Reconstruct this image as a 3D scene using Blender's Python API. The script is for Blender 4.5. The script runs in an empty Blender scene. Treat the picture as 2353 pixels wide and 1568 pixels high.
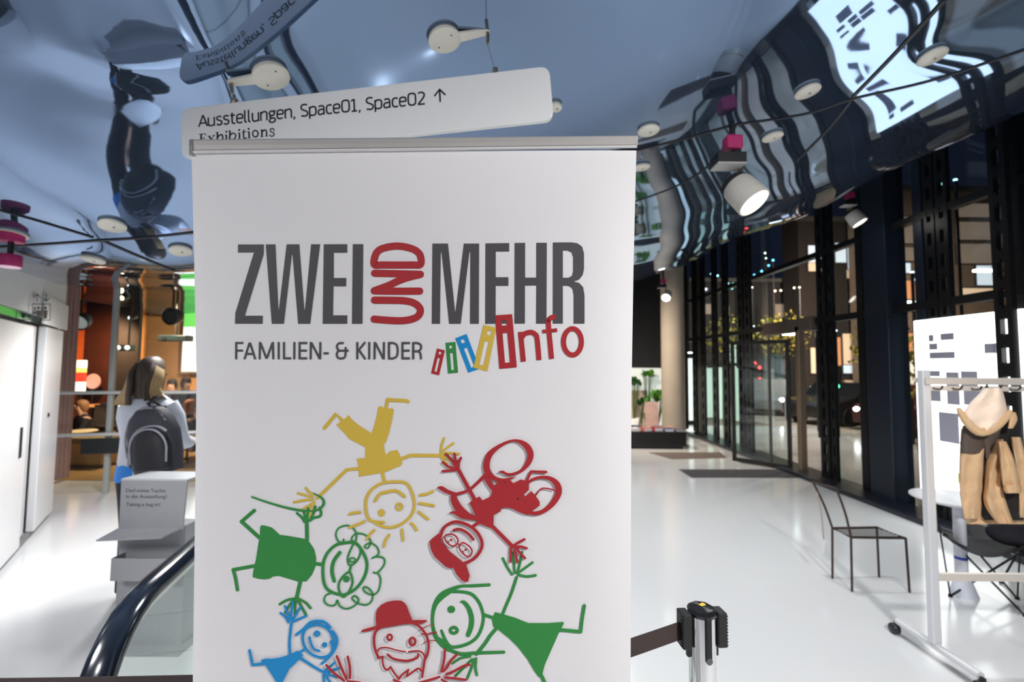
import bpy, bmesh, math, random
import numpy as np
from mathutils import Vector, Matrix, Euler
from mathutils.geometry import tessellate_polygon

random.seed(7)
SC = bpy.context.scene
COL = SC.collection
R = math.radians

# ------------------------------------------------------------------ camera
W, H, FPX = 2353.0, 1568.0, 1046.0
CAM = Vector((0.0, 0.0, 1.70))
ROT = Matrix.Rotation(R(90 + 3.2), 3, 'X') @ Matrix.Rotation(R(0.45), 3, 'Z')
cd = bpy.data.cameras.new('camera')
cam = bpy.data.objects.new('camera', cd)
cam.matrix_world = Matrix.Translation(CAM) @ ROT.to_4x4()
cd.sensor_width = 36.0
cd.lens = FPX / W * 36.0
cd.clip_start = 0.05
cd.clip_end = 300
cd.dof.use_dof = True
cd.dof.focus_distance = 0.95
cd.dof.aperture_fstop = 3.2
COL.objects.link(cam)
SC.camera = cam
SC.view_settings.view_transform = 'Standard'
SC.view_settings.look = 'None'
SC.view_settings.exposure = 0.0
SC.view_settings.gamma = 1.0
SC.view_settings.use_curve_mapping = False

world = bpy.data.worlds.new('night_sky')
SC.world = world
world.use_nodes = True
world.node_tree.nodes['Background'].inputs[0].default_value = (0.010, 0.014, 0.030, 1)
world.node_tree.nodes['Background'].inputs[1].default_value = 0.6

def lamp(name, kind, loc, target, power, color=(1, 1, 1), size=0.2, angle=140, blend=1.0):
    d = bpy.data.lights.new(name, kind)
    d.energy = power
    d.color = color
    if kind == 'AREA':
        d.shape = 'DISK'
        d.size = size
    else:
        d.shadow_soft_size = size
    if kind == 'SPOT':
        d.spot_size = R(angle)
        d.spot_blend = blend
    o = bpy.data.objects.new(name, d)
    o.location = loc
    v = Vector(target) - Vector(loc)
    o.rotation_euler = v.to_track_quat('-Z', 'Y').to_euler()
    COL.objects.link(o)
    return o

# general light of the hall: unseen fill spots added near the ceiling
lamp('ceiling_spot_light', 'SPOT', (-3.2, 1.4, 2.36), (-3.5, 2.6, 0), 200, (1, .99, .98), 0.25, 150)
lamp('ceiling_spot_light', 'SPOT', (-1.6, -0.6, 2.75), (-1.2, 0.9, 0.6), 70, (1, .99, .98), 0.12, 130)
lamp('ceiling_spot_light', 'SPOT', (-3.5, 4.6, 2.38), (-4.0, 4.6, 0), 170, (1, .99, .98), 0.10, 150)
lamp('ceiling_spot_light', 'SPOT', (-2.6, 0.2, 2.55), (-2.5, 1.7, 0), 260, (1, .99, .98), 0.30, 150)  # fill added to brighten the left floor
lamp('ceiling_spot_light', 'SPOT', (1.6, -0.4, 3.0), (2.0, 1.8, 0), 430, (1, .98, .95), 0.10, 140)
lamp('ceiling_spot_light', 'SPOT', (0.0, -1.4, 3.0), (-0.1, 1.7, 2.80), 110, (1, .98, .96), 0.15, 48)  # unseen spot added to brighten the hanging sign
lamp('ceiling_spot_light', 'SPOT', (2.2, 3.7, 3.1), (2.4, 3.4, 0), 130, (.96, .99, 1), 0.08, 150)
lamp('ceiling_spot_light', 'SPOT', (0.6, 5.6, 3.0), (1.2, 5.6, 0), 150, (1, .97, .93), 0.08, 140)
lamp('ceiling_spot_light', 'SPOT', (-2.6, 3.9, 2.35), (-2.7, 3.8, 0), 165, (1, .98, .97), 0.22, 155)
lamp('ceiling_spot_light', 'SPOT', (-0.6, 2.4, 2.72), (-0.75, 2.2, 0), 100, (1, .98, .97), 0.25, 130)
lamp('ceiling_spot_light', 'SPOT', (1.7, 7.2, 3.1), (2.0, 7.4, 0), 120, (1, .97, .92), 0.08, 140)  # fill added to brighten the far floor
lamp('ceiling_spot_light', 'SPOT', (1.6, 9.4, 3.05), (3.4, 10.6, .8), 430, (1, .84, .66), 0.08, 130)

# ------------------------------------------------------------------ pixel rays
def ray(px, py):
    d = Vector(((px - W / 2) / FPX, -(py - H / 2) / FPX, -1.0))
    return ROT @ d
def P(px, py, D):
    r = ray(px, py)
    return CAM + r * (D / r.y)
def F(px, py, z=0.0):
    r = ray(px, py)
    return CAM + r * ((z - CAM.z) / r.z)
def onplane(px, py, p0, n):
    r = ray(px, py)
    return CAM + r * ((p0 - CAM).dot(n) / r.dot(n))

# ------------------------------------------------------------------ materials
MATS = {}
def srgb(r, g, b):
    f = lambda c: ((c / 255 + 0.055) / 1.055) ** 2.4 if c > 10.3 else c / 255 / 12.92
    return (f(r), f(g), f(b))
def mat(name, col, rough=0.5, metal=0.0, emit=None, es=1.0, noise=0.0, nscale=20.0, bump=0.0, bscale=60.0, spec=0.5, coat=0.0):
    if name in MATS:
        return MATS[name]
    m = bpy.data.materials.new(name)
    m.use_nodes = True
    nt = m.node_tree
    b = nt.nodes['Principled BSDF']
    b.inputs['Base Color'].default_value = (*col, 1)
    b.inputs['Roughness'].default_value = rough
    b.inputs['Metallic'].default_value = metal
    b.inputs['Specular IOR Level'].default_value = spec
    if coat:
        b.inputs['Coat Weight'].default_value = coat
        b.inputs['Coat Roughness'].default_value = 0.05
    if emit is not None:
        b.inputs['Emission Color'].default_value = (*emit, 1)
        b.inputs['Emission Strength'].default_value = es
    if noise or bump:
        tc = nt.nodes.new('ShaderNodeTexCoord')
    if noise:
        n = nt.nodes.new('ShaderNodeTexNoise')
        n.inputs['Scale'].default_value = nscale
        n.inputs['Detail'].default_value = 4
        nt.links.new(tc.outputs['Object'], n.inputs['Vector'])
        mx = nt.nodes.new('ShaderNodeMix')
        mx.data_type = 'RGBA'
        mx.inputs[6].default_value = (*[c * (1 - noise) for c in col], 1)
        mx.inputs[7].default_value = (*[min(1, c * (1 + noise)) for c in col], 1)
        nt.links.new(n.outputs['Fac'], mx.inputs[0])
        nt.links.new(mx.outputs[2], b.inputs['Base Color'])
    if bump:
        n2 = nt.nodes.new('ShaderNodeTexNoise')
        n2.inputs['Scale'].default_value = bscale
        n2.inputs['Detail'].default_value = 3
        nt.links.new(tc.outputs['Object'], n2.inputs['Vector'])
        bp = nt.nodes.new('ShaderNodeBump')
        bp.inputs['Strength'].default_value = bump
        bp.inputs['Distance'].default_value = 0.01
        nt.links.new(n2.outputs['Fac'], bp.inputs['Height'])
        nt.links.new(bp.outputs['Normal'], b.inputs['Normal'])
    MATS[name] = m
    return m
def glass_mat(name, tint=(0.92, 0.96, 0.95), refl=1.0, ior=1.45):
    if name in MATS:
        return MATS[name]
    m = bpy.data.materials.new(name)
    m.use_nodes = True
    nt = m.node_tree
    nt.nodes.clear()
    out = nt.nodes.new('ShaderNodeOutputMaterial')
    tr = nt.nodes.new('ShaderNodeBsdfTransparent')
    tr.inputs[0].default_value = (*tint, 1)
    gl = nt.nodes.new('ShaderNodeBsdfGlossy')
    gl.inputs['Color'].default_value = (refl, refl, refl, 1)
    gl.inputs['Roughness'].default_value = 0.01
    fr = nt.nodes.new('ShaderNodeFresnel')
    geo = nt.nodes.new('ShaderNodeNewGeometry')      # same reflectance on both faces of the pane
    mr = nt.nodes.new('ShaderNodeMapRange')
    mr.inputs['To Min'].default_value = ior
    mr.inputs['To Max'].default_value = 1.0 / ior
    nt.links.new(geo.outputs['Backfacing'], mr.inputs['Value'])
    nt.links.new(mr.outputs[0], fr.inputs['IOR'])
    mx = nt.nodes.new('ShaderNodeMixShader')
    nt.links.new(fr.outputs[0], mx.inputs[0])
    nt.links.new(tr.outputs[0], mx.inputs[1])
    nt.links.new(gl.outputs[0], mx.inputs[2])
    nt.links.new(mx.outputs[0], out.inputs[0])
    MATS[name] = m
    return m

# ------------------------------------------------------------------ mesh helpers
class MB:
    def __init__(s):
        s.v = []; s.f = []
    def add(s, vs, fs):
        n = len(s.v)
        s.v += [Vector(v) for v in vs]
        s.f += [tuple(i + n for i in f) for f in fs]
        return s
    def box(s, c, d, rot=None, rz=0.0):
        c = Vector(c); hx, hy, hz = d[0] / 2, d[1] / 2, d[2] / 2
        M = rot if rot is not None else Matrix.Rotation(rz, 3, 'Z')
        vs = [c + M @ Vector((x * hx, y * hy, z * hz)) for z in (-1, 1) for y in (-1, 1) for x in (-1, 1)]
        return s.add(vs, [(0, 2, 3, 1), (4, 5, 7, 6), (0, 1, 5, 4), (2, 6, 7, 3), (0, 4, 6, 2), (1, 3, 7, 5)])
    def bar(s, a, b, w, h=None, up=(0, 0, 1)):
        a, b = Vector(a), Vector(b)
        h = h or w
        d = (b - a); L = d.length
        z = d.normalized(); u = Vector(up)
        if abs(z.dot(u)) > 0.99: u = Vector((0, 1, 0))
        x = u.cross(z).normalized(); y = z.cross(x)
        M = Matrix((x, y, z)).transposed()
        return s.box((a + b) / 2, (w, h, L), rot=M)
    def rings(s, rs, cap0=True, cap1=True, closed=False):
        n = len(rs[0]); base = len(s.v)
        for r in rs: s.v += [Vector(p) for p in r]
        m = len(rs)
        for i in range(m if closed else m - 1):
            a, b = base + i * n, base + ((i + 1) % m) * n
            for j in range(n):
                k = (j + 1) % n
                s.f.append((a + j, a + k, b + k, b + j))
        if not closed:
            if cap0: s.f.append(tuple(base + j for j in range(n))[::-1])
            if cap1: s.f.append(tuple(base + (m - 1) * n + j for j in range(n)))
        return s
    def tube(s, path, r, n=10, closed=False, caps=True):
        path = [Vector(p) for p in path]
        rr = r if isinstance(r, (list, tuple)) else [r] * len(path)
        rs = []; prev = None; m = len(path)
        for i, p in enumerate(path):
            if closed: t = path[(i + 1) % m] - path[i - 1]
            else: t = path[min(i + 1, m - 1)] - path[max(i - 1, 0)]
            t.normalize()
            if prev is None:
                u = Vector((0, 0, 1)) if abs(t.z) < 0.9 else Vector((1, 0, 0))
                x = u.cross(t).normalized()
            else:
                x = (prev - t * prev.dot(t)).normalized()
            prev = x; y = t.cross(x)
            rs.append([p + (x * math.cos(2 * math.pi * j / n) + y * math.sin(2 * math.pi * j / n)) * rr[i] for j in range(n)])
        return s.rings(rs, caps, caps, closed)
    def cyl(s, a, b, r0, r1=None, n=24):
        return s.tube([a, b], [r0, r0 if r1 is None else r1], n)
    def lathe(s, prof, c=(0, 0, 0), n=32, M=None):
        c = Vector(c); M = M or Matrix.Identity(3)
        rs = [[c + M @ Vector((r * math.cos(2 * math.pi * j / n), r * math.sin(2 * math.pi * j / n), z)) for j in range(n)] for r, z in prof]
        return s.rings(rs)
    def ball(s, c, r, n=16, m=10, sc=(1, 1, 1), M=None):
        c = Vector(c); M = M or Matrix.Identity(3)
        rs = []
        for i in range(m + 1):
            a = -math.pi / 2 + math.pi * i / m
            q = max(math.cos(a), 0.02)
            rs.append([c + M @ Vector((r * sc[0] * q * math.cos(2 * math.pi * j / n), r * sc[1] * q * math.sin(2 * math.pi * j / n), r * sc[2] * math.sin(a))) for j in range(n)])
        return s.rings(rs)
    def ell(s, rings, n=20, caps=True):
        # rings: (centre, rx, ry[, rz rotation]) horizontal ellipses lofted
        rs = []
        for q in rings:
            c, rx, ry = Vector(q[0]), q[1], q[2]
            a0 = q[3] if len(q) > 3 else 0
            M = Matrix.Rotation(a0, 3, 'Z')
            rs.append([c + M @ Vector((rx * math.cos(2 * math.pi * j / n), ry * math.sin(2 * math.pi * j / n), 0)) for j in range(n)])
        return s.rings(rs, caps, caps)
    def build(s, name, m, parent=None, smooth=False, bevel=0.0, world=True, sub=0, wav=None, seg=2):
        me = bpy.data.meshes.new(name)
        off = parent_loc(parent) if (parent is not None and world) else Vector((0, 0, 0))
        me.from_pydata([tuple(v - off) for v in s.v], [], s.f)
        me.update()
        bm = bmesh.new(); bm.from_mesh(me)
        bmesh.ops.recalc_face_normals(bm, faces=bm.faces)
        bm.to_mesh(me); bm.free()
        if m is not None: me.materials.append(m)
        if smooth:
            me.polygons.foreach_set('use_smooth', [True] * len(me.polygons))
            try: me.set_sharp_from_angle(angle=R(50))
            except Exception: pass
        o = bpy.data.objects.new(name, me)
        COL.objects.link(o)
        if parent is not None: o.parent = parent
        if bevel:
            b = o.modifiers.new('edge', 'BEVEL'); b.width = bevel; b.segments = seg; b.limit_method = 'ANGLE'; b.angle_limit = R(40)
        if sub:
            q = o.modifiers.new('round', 'SUBSURF'); q.levels = sub; q.render_levels = sub
        return o
def parent_loc(o):
    v = Vector(o.location)
    while o.parent is not None:
        o = o.parent; v += Vector(o.location)
    return v
def tag(o, label=None, cat=None, group=None, kind=None):
    if label: o['label'] = label
    if cat: o['category'] = cat
    if group: o['group'] = group
    if kind: o['kind'] = kind
    return o
def thing(name, label, cat, loc=(0, 0, 0), rz=0.0, group=None):
    o = bpy.data.objects.new(name, None)
    o.empty_display_size = 0.1
    o.location = loc; o.rotation_euler = (0, 0, rz)
    COL.objects.link(o)
    return tag(o, label, cat, group)
def copy_tree(o, parent=None):
    c = o.copy(); COL.objects.link(c)
    if parent is not None: c.parent = parent
    for ch in list(o.children): copy_tree(ch, c)
    return c
def struct(o): o['kind'] = 'structure'; return o
def catmull(pts, closed=False, k=6):
    n = len(pts); out = []
    if n < 3: return [tuple(p) for p in pts]
    for i in range(n if closed else n - 1):
        if closed: p0, p1, p2, p3 = pts[i - 1], pts[i], pts[(i + 1) % n], pts[(i + 2) % n]
        else: p0, p1, p2, p3 = pts[max(i - 1, 0)], pts[i], pts[i + 1], pts[min(i + 2, n - 1)]
        for j in range(k):
            t = j / k
            out.append(tuple(0.5 * (2 * b + (c - a) * t + (2 * a - 5 * b + 4 * c - d) * t * t + (3 * b - 3 * c + d - a) * t ** 3) for a, b, c, d in zip(p0, p1, p2, p3)))
    if not closed: out.append(tuple(pts[-1]))
    return out

# flat printing: shapes drawn in the plane of a sheet, u right / v down, mapped on it by a function
class Print:
    def __init__(s, mapf):
        s.v = []; s.f = []; s.map = mapf; s.k = 0
    def _put(s, pts, faces):
        n = len(s.v)
        lift = s.k * 0.000012; s.k += 1
        s.v += [s.map(x, y, lift) for x, y in pts]
        s.f += [tuple(i + n for i in f) for f in faces]
    def poly(s, *loops):
        ls = [[Vector((x, y, 0)) for x, y in l] for l in loops]
        flat = [p for l in loops for p in l]
        s._put(flat, tessellate_polygon(ls))
    def dot(s, x, y, r, ry=None):
        n = 24; ry = ry or r
        s._put([(x, y)] + [(x + r * math.cos(2 * math.pi * i / n), y + ry * math.sin(2 * math.pi * i / n)) for i in range(n)],
               [(0, 1 + i, 1 + (i + 1) % n) for i in range(n)])
    def ring(s, x, y, rx, ry, w):
        s.line([(x + rx * math.cos(2 * math.pi * i / 28), y + ry * math.sin(2 * math.pi * i / 28)) for i in range(28)], w, closed=True, smooth=False)
    def line(s, pts, w=None, closed=False, smooth=True, cap=True):
        q = [(p[0], p[1], p[2] if len(p) > 2 else w) for p in pts]
        if smooth and len(q) > 2: q = catmull(q, closed)
        m = len(q); vs = []; fs = []
        for i in range(m):
            a = q[i - 1] if (closed or i > 0) else q[i]
            b = q[(i + 1) % m] if (closed or i < m - 1) else q[i]
            tx, ty = b[0] - a[0], b[1] - a[1]
            L = math.hypot(tx, ty) or 1.0
            nx, ny = -ty / L, tx / L
            h = q[i][2] / 2
            vs += [(q[i][0] + nx * h, q[i][1] + ny * h), (q[i][0] - nx * h, q[i][1] - ny * h)]
        for i in range(m if closed else m - 1):
            j = (i + 1) % m
            fs.append((2 * i, 2 * i + 1, 2 * j + 1, 2 * j))
        s._put(vs, fs)
        if cap and not closed:
            s.dot(q[0][0], q[0][1], q[0][2] / 2); s.dot(q[-1][0], q[-1][1], q[-1][2] / 2)
    def text(s, body, x0, y0, x1, cap_h, skew=0.0):
        cu = bpy.data.curves.new('t', 'FONT'); cu.body = body; cu.resolution_u = 4
        ob = bpy.data.objects.new('t', cu); COL.objects.link(ob)
        dg = bpy.context.evaluated_depsgraph_get(); dg.update()
        me = bpy.data.meshes.new_from_object(ob.evaluated_get(dg))
        co = [(v.co.x, v.co.y) for v in me.vertices]
        xs = [c[0] for c in co]; xmin, xmax = min(xs), max(xs)
        sx = (x1 - x0) / (xmax - xmin); sy = cap_h / 0.729
        s._put([(x0 + (x - xmin) * sx, y0 - y * sy + skew * (x - xmin) * sx) for x, y in co], [tuple(p.vertices) for p in me.polygons])
        bpy.data.objects.remove(ob); bpy.data.meshes.remove(me); bpy.data.curves.remove(cu)
    def build(s, name, m, parent, label=None):
        b = MB(); b.v = s.v; b.f = s.f
        o = b.build(name, m, parent)
        if label: o['label'] = label
        return o

# ------------------------------------------------------------------ ceiling: the belly of the hull
_pts = []
for px, py, D in [(620, 168, 1.76), (1020, 82, 1.88), (0, 622, 3.75), (110, 652, 5.1), (260, 655, 6.15)]:
    p = P(px, py, D); _pts.append(tuple(p))
def _gr(x, y, z, gx, gy, h=.22):     # a point with a given tilt of the skin
    for dx, dy in ((0, 0), (h, 0), (-h, 0), (0, h), (0, -h)): _pts.append((x + dx, y + dy, z + gx * dx + gy * dy))
_gr(-1.59, 1.68, 2.738, .27, -.22, .16); _gr(-1.80, 2.05, 2.62, .26, -.19); _gr(-2.0, 2.42, 2.50, .25, -.19); _gr(-2.22, 2.78, 2.385, .19, -.19)
_gr(-1.15, 1.66, 2.81, .14, -.05, .08); _gr(-1.90, 1.5, 2.70, .24, -.21, .15); _gr(-1.44, 1.50, 2.775, .29, -.26, .14); _gr(-2.48, 2.2, 2.47, .10, -.06); _gr(1.2, 1.9, 3.15, .15, -.07); _gr(1.95, 1.95, 3.28, .17, -.05)
_pts += [(-3.0, 2.7, 2.40), (-2.75, 3.0, 2.34), (-1.6, 2.9, 2.50), (-1.2, 2.6, 2.64), (-2.7, 3.6, 2.41), (-1.6, 3.6, 2.58), (-3.6, 2.6, 2.40)]
_pts += [(0.8, 2.8, 3.10), (1.65, 2.8, 3.2), (1.0, 1.0, 3.18), (0, 0, 3.15), (2, 0.5, 3.34), (0, -2.5, 3.2), (-3, -1.5, 2.8), (-1.8, 0.8, 2.87), (-4.2, 1.6, 2.42),
         (-7, 4.2, 2.85), (-8, 9, 3.0), (-5, 9, 3.05), (-2, 7.5, 2.95), (0, 6, 3.1), (-3, 6, 2.72), (0, 4, 3.08), (-1.5, 4.6, 2.78), (1.2, 4.2, 3.2), (1.6, 6, 3.24), (0.8, 9, 3.2), (0, 12.5, 3.2), (-4, 12.5, 3.1)]
for y, xs in [(-1, (2.8, 3.2, 3.5, 3.8, 4.1, 4.4)), (1.5, (2.8, 3.2, 3.5, 3.8, 4.1, 4.4)), (3.2, (2.8, 3.2, 3.5, 3.8, 4.1, 4.4)), (5.1, (2.6, 3.0, 3.3, 3.6, 3.9, 4.2)),
              (7.6, (2.2, 2.6, 2.9, 3.2, 3.5, 3.8)), (9.2, (1.75, 2.15, 2.45, 2.75, 3.05, 3.35)), (12.5, (1.2, 1.6, 1.9, 2.2, 2.5, 2.8))]:
    for x, z in zip(xs, (3.32, 3.38, 3.48, 3.66, 3.97, 4.5)): _pts.append((x, y, z - (.05 if y > 4 and z < 3.5 else 0)))
_A = np.array(_pts)
def _phi(r2): return np.where(r2 > 1e-9, 0.5 * r2 * np.log(np.maximum(r2, 1e-9)), 0.0)
def _tps():
    n = len(_A); X = _A[:, :2]
    K = _phi(((X[:, None] - X[None]) ** 2).sum(-1)) + np.eye(n) * 0.025
    Pm = np.hstack([np.ones((n, 1)), X])
    M = np.zeros((n + 3, n + 3)); M[:n, :n] = K; M[:n, n:] = Pm; M[n:, :n] = Pm.T
    return np.linalg.solve(M, np.concatenate([_A[:, 2], np.zeros(3)]))
_C = _tps()
def zc_arr(x, y, waves=True):
    x = np.asarray(x, float); y = np.asarray(y, float)
    z = _C[-3] + _C[-2] * x + _C[-1] * y
    for i in range(len(_A)):
        z = z + _C[i] * _phi((x - _A[i, 0]) ** 2 + (y - _A[i, 1]) ** 2)
    if waves:   # the acrylic skin is slightly wavy
        z = z + 0.004 * np.sin(2.6 * y + 1.3 * x + 0.6 * np.sin(1.7 * x)) + 0.0025 * np.sin(4.6 * x - 2.3 * y + 1.0) + 0.0015 * np.sin(7.3 * y + 3.1 * x)
        far = np.clip((x - 0.9) / 1.6, 0, 1)
        z = z + far * (0.0028 * np.sin(5.1 * y + 2.0 * x + 1.1 * np.sin(2.3 * x + y)) + 0.0016 * np.sin(9.0 * x + 3.0 * y))
    return z
def zc(x, y): return float(zc_arr(x, y))
def ceil_hit(px, py):
    r = ray(px, py); r = r / r.y
    t = 0.6
    while t < 14:
        q = CAM + r * t
        if q.z > zc(q.x, q.y): break
        t += 0.05
    a, b = t - 0.05, t
    for _ in range(18):
        m = (a + b) / 2; q = CAM + r * m
        if q.z > zc(q.x, q.y): b = m
        else: a = m
    return CAM + r * a
def ceil_normal(x, y):
    e = 0.05
    n = Vector((zc(x + e, y) - zc(x - e, y), zc(x, y + e) - zc(x, y - e), -2 * e))
    return n.normalized()   # points down

def build_ceiling():
    nx, ny = 270, 330
    xs = np.linspace(-8.6, 4.35, nx); ys = np.linspace(-3.0, 13.0, ny)
    X, Y = np.meshgrid(xs, ys)
    Z = np.minimum(zc_arr(X, Y), 6.0)
    keep = Z < 5.2
    vs = np.stack([X, Y, Z], -1).reshape(-1, 3)
    idx = np.arange(nx * ny).reshape(ny, nx)
    fs = []
    for j in range(ny - 1):
        for i in range(nx - 1):
            if keep[j, i] and keep[j, i + 1] and keep[j + 1, i] and keep[j + 1, i + 1]:
                fs.append((int(idx[j, i]), int(idx[j + 1, i]), int(idx[j + 1, i + 1]), int(idx[j, i + 1])))
    me = bpy.data.meshes.new('ceiling')
    me.from_pydata(vs.tolist(), [], fs); me.update()
    me.polygons.foreach_set('use_smooth', [True] * len(me.polygons))
    m = mat('blue_acrylic', (0.195, 0.272, 0.41), rough=0.03, metal=0.9, bump=0.0)
    nt = m.node_tree; b = nt.nodes['Principled BSDF']
    b.inputs['Specular Tint'].default_value = (0.80, 0.88, 1.0, 1)
    me.materials.append(m)
    o = bpy.data.objects.new('ceiling', me); COL.objects.link(o)
    return struct(o)
build_ceiling()

black = mat('black_plastic', (0.012, 0.012, 0.014), 0.4)
seam_m = mat('seam_rubber', (0.01, 0.012, 0.018), 0.5)
seam_n = [0]
def seam(pix, w=0.012):
    pts = [ceil_hit(x, y) for x, y in catmull(pix, k=8)]
    rs = []
    for i, p in enumerate(pts):
        t = (pts[min(i + 1, len(pts) - 1)] - pts[max(i - 1, 0)]).normalized()
        n = ceil_normal(p.x, p.y); s = t.cross(n).normalized()
        rs.append([p + s * w / 2 - n * .004, p + s * w / 2 + n * .006, p - s * w / 2 + n * .006, p - s * w / 2 - n * .004])
    seam_n[0] += 1
    struct(MB().rings(rs).build('trim_%d' % seam_n[0], seam_m))
seam([(-60, 571), (120, 560), (220, 553), (330, 546), (470, 531)], .014)
seam([(-60, 466), (80, 505), (215, 546)], .014)
seam([(235, 553), (310, 585), (400, 622)], .016)
seam([(1440, 350), (1560, 322), (1690, 286)], .014)
seam([(1690, 286), (1850, 262), (1960, 227), (2150, 182), (2380, 105)], .012)
seam([(1690, 290), (1640, 370), (1560, 425), (1440, 470)], .012)
seam([(1960, 222), (2050, 130), (2170, 0)], .020)
seam([(1955, 232), (1900, 300), (1830, 370)], .014)

# ------------------------------------------------------------------ floor and shell
fm = mat('white_resin_floor', (0.80, 0.81, 0.82), rough=0.14, spec=0.5, noise=0.02, nscale=1.2)
MB().box((0, 5.0, -0.05), (17.6, 17.0, 0.1)).build('floor', fm)
bpy.data.objects['floor']['kind'] = 'structure'
white_wall = mat('white_wall', (0.80, 0.81, 0.82), 0.45)
dark_wall = mat('dark_wall', (0.02, 0.021, 0.024), 0.6)
struct(MB().box((0.3, -3.45, 2.0), (17.0, 0.12, 4.0)).build('wall_front', white_wall))
struct(MB().box((-1.9, 13.4, 2.2), (13.4, 0.12, 4.6)).build('wall_back', dark_wall))

# the lift wall on the left: a run of white panels with a dark joint between them
LA = F(0, 1305); LB = F(105, 1188)
ld = (LB - LA); ld.z = 0; ldn = ld.normalized(); lnv = Vector((ldn.y, -ldn.x, 0))   # towards the room
def Lp(s, out=0.0, z=0.0): return Vector((LA.x, LA.y, 0)) + ldn * s - lnv * (-out) + Vector((0, 0, z))
Llen = ld.length
def lpanel(s0, s1, z0, z1, out, thick):
    a = Lp((s0 + s1) / 2, out - thick / 2, (z0 + z1) / 2)
    return (a, (s1 - s0, thick, z1 - z0), math.atan2(ldn.y, ldn.x))
b = MB(); c, d, rz = lpanel(-3.0, Llen, 0, 2.62, -0.09, 0.20); b.box(c, d, rz=rz)
struct(b.build('wall_left', mat('lift_wall_grey', (0.45, 0.46, 0.47), 0.4)))
lift_white = mat('lift_white_enamel', (0.84, 0.85, 0.87), 0.28)
def s_at(px):   # distance along the lift wall of a pixel column
    r = ray(px, 900); p = CAM
    # solve p + r t on the wall line
    n = Vector((lnv.x, lnv.y, 0)); t = (Vector((LA.x, LA.y, 0)) - Vector((p.x, p.y, 0))).dot(n) / Vector((r.x, r.y, 0)).dot(n)
    q = p + r * t
    return (q - Vector((LA.x, LA.y, q.z))).dot(ldn)
sj = [s_at(x) for x in (-2, 50, 57, 74, 82, 103)]
dn = 0
def lift_door(s0, s1, z1, handle):
    global dn
    dn += 1
    b = MB(); c, d, rz = lpanel(s0, s1, 0.06, z1, 0.05, 0.06); b.box(c, d, rz=rz)
    o = struct(b.build('door_%d' % dn, lift_white, bevel=.006))
    if handle:
        b = MB(); c, d, rz = lpanel(handle[0], handle[0] + .035, handle[1], handle[2], 0.062, .02); b.box(c, d, rz=rz)
        b.build('door_handle', mat('dark_metal', (.05, .05, .055), .4, .6), o, bevel=.003)
    return o
lift_door(sj[0] - 1.6, sj[1], 2.03, (s_at(33), .88, 1.14))
b = MB(); c, d, rz = lpanel(sj[2], sj[3], 0.08, 2.05, 0.0, 0.05); b.box(c, d, rz=rz)
struct(b.build('trim_20', mat('lift_frame_grey', (.62, .63, .64), .35)))
lift_door(sj[4], Llen, 2.06, (s_at(97), 1.14, 1.18))
# dark reveal line and glass transom above the doors
b = MB(); c, d, rz = lpanel(-3.0, Llen, 2.07, 2.14, 0.03, 0.05); b.box(c, d, rz=rz)
struct(b.build('trim_21', mat('transom_glass', (.02, .05, .05), .06, 0.0, spec=.9)))
b = MB(); c, d, rz = lpanel(-3.0, Llen, 2.14, 2.62, 0.055, 0.07); b.box(c, d, rz=rz)
struct(b.build('trim_22', mat('fascia_white', (.80, .81, .80), .5)))
b = MB(); c, d, rz = lpanel(-3.0, Llen, 0.0, 0.055, 0.02, 0.05); b.box(c, d, rz=rz)
struct(b.build('baseboard_left', mat('plinth_grey', (.25, .25, .26), .5)))

# ------------------------------------------------------------------ café glass wall
cafe_glass = glass_mat('cafe_glass', (.95, .97, .96), .8)
steel = mat('brushed_steel', (.62, .63, .63), .3, .9, noise=.05, nscale=80)
alu = mat('satin_aluminium', (.55, .54, .53), .38, .85)
GA = F(112, 1140); GB = F(280, 1131)
gd = GB - GA; gd.z = 0; gdn = gd.normalized()
def Gp(s, z): return Vector((GA.x, GA.y, 0)) + gdn * s + Vector((0, 0, z))
ga = math.atan2(gdn.y, gdn.x)
gm = (F(243, 1133) - Vector((GA.x, GA.y, 0))).dot(gdn)
w1 = thing('window_1', None, None, Gp(0, 0)); struct(w1); del_keys = None
MB().box(Gp(3.4, 1.4), (6.8, .012, 2.76), rz=ga).build('glass_pane', cafe_glass, w1)
for s in (gm, gm + 1.55, gm + 3.1, gm + 4.65):
    MB().box(Gp(s, 1.43), (.05, .08, 2.86), rz=ga).build('mullion', mat('mullion_grey', (.50, .54, .52), .4, .2), w1, bevel=.006)
for z in (.77, 1.315):
    MB().tube([Gp(-.1, z) - Vector((0, .07, 0)), Gp(6.8, z) - Vector((0, .07, 0))], .022, 10).build('handrail', mat('rail_pale', (.74, .76, .74), .35, .1), w1, smooth=True)
pc = Gp(gm, .62) - Vector((0, .05, 0))
MB().box(pc, (.5, .07, .20), rz=ga).build('lock_box', mat('lock_dark', (.05, .055, .06), .4, .4), w1, bevel=.01)

# ------------------------------------------------------------------ street facade on the right
XF = 4.84
post_m = mat('navy_steel', (.018, .026, .042), .35, .3)
post_m2 = mat('black_steel', (.008, .009, .011), .38, .2)
tn = [30]
def trim(b, m, **k):
    tn[0] += 1
    return struct(b.build('trim_%d' % tn[0], m, **k))
def yat(px, x): # depth where a pixel column meets the plane x
    r = ray(px, 900); return x * r.y / r.x
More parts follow.
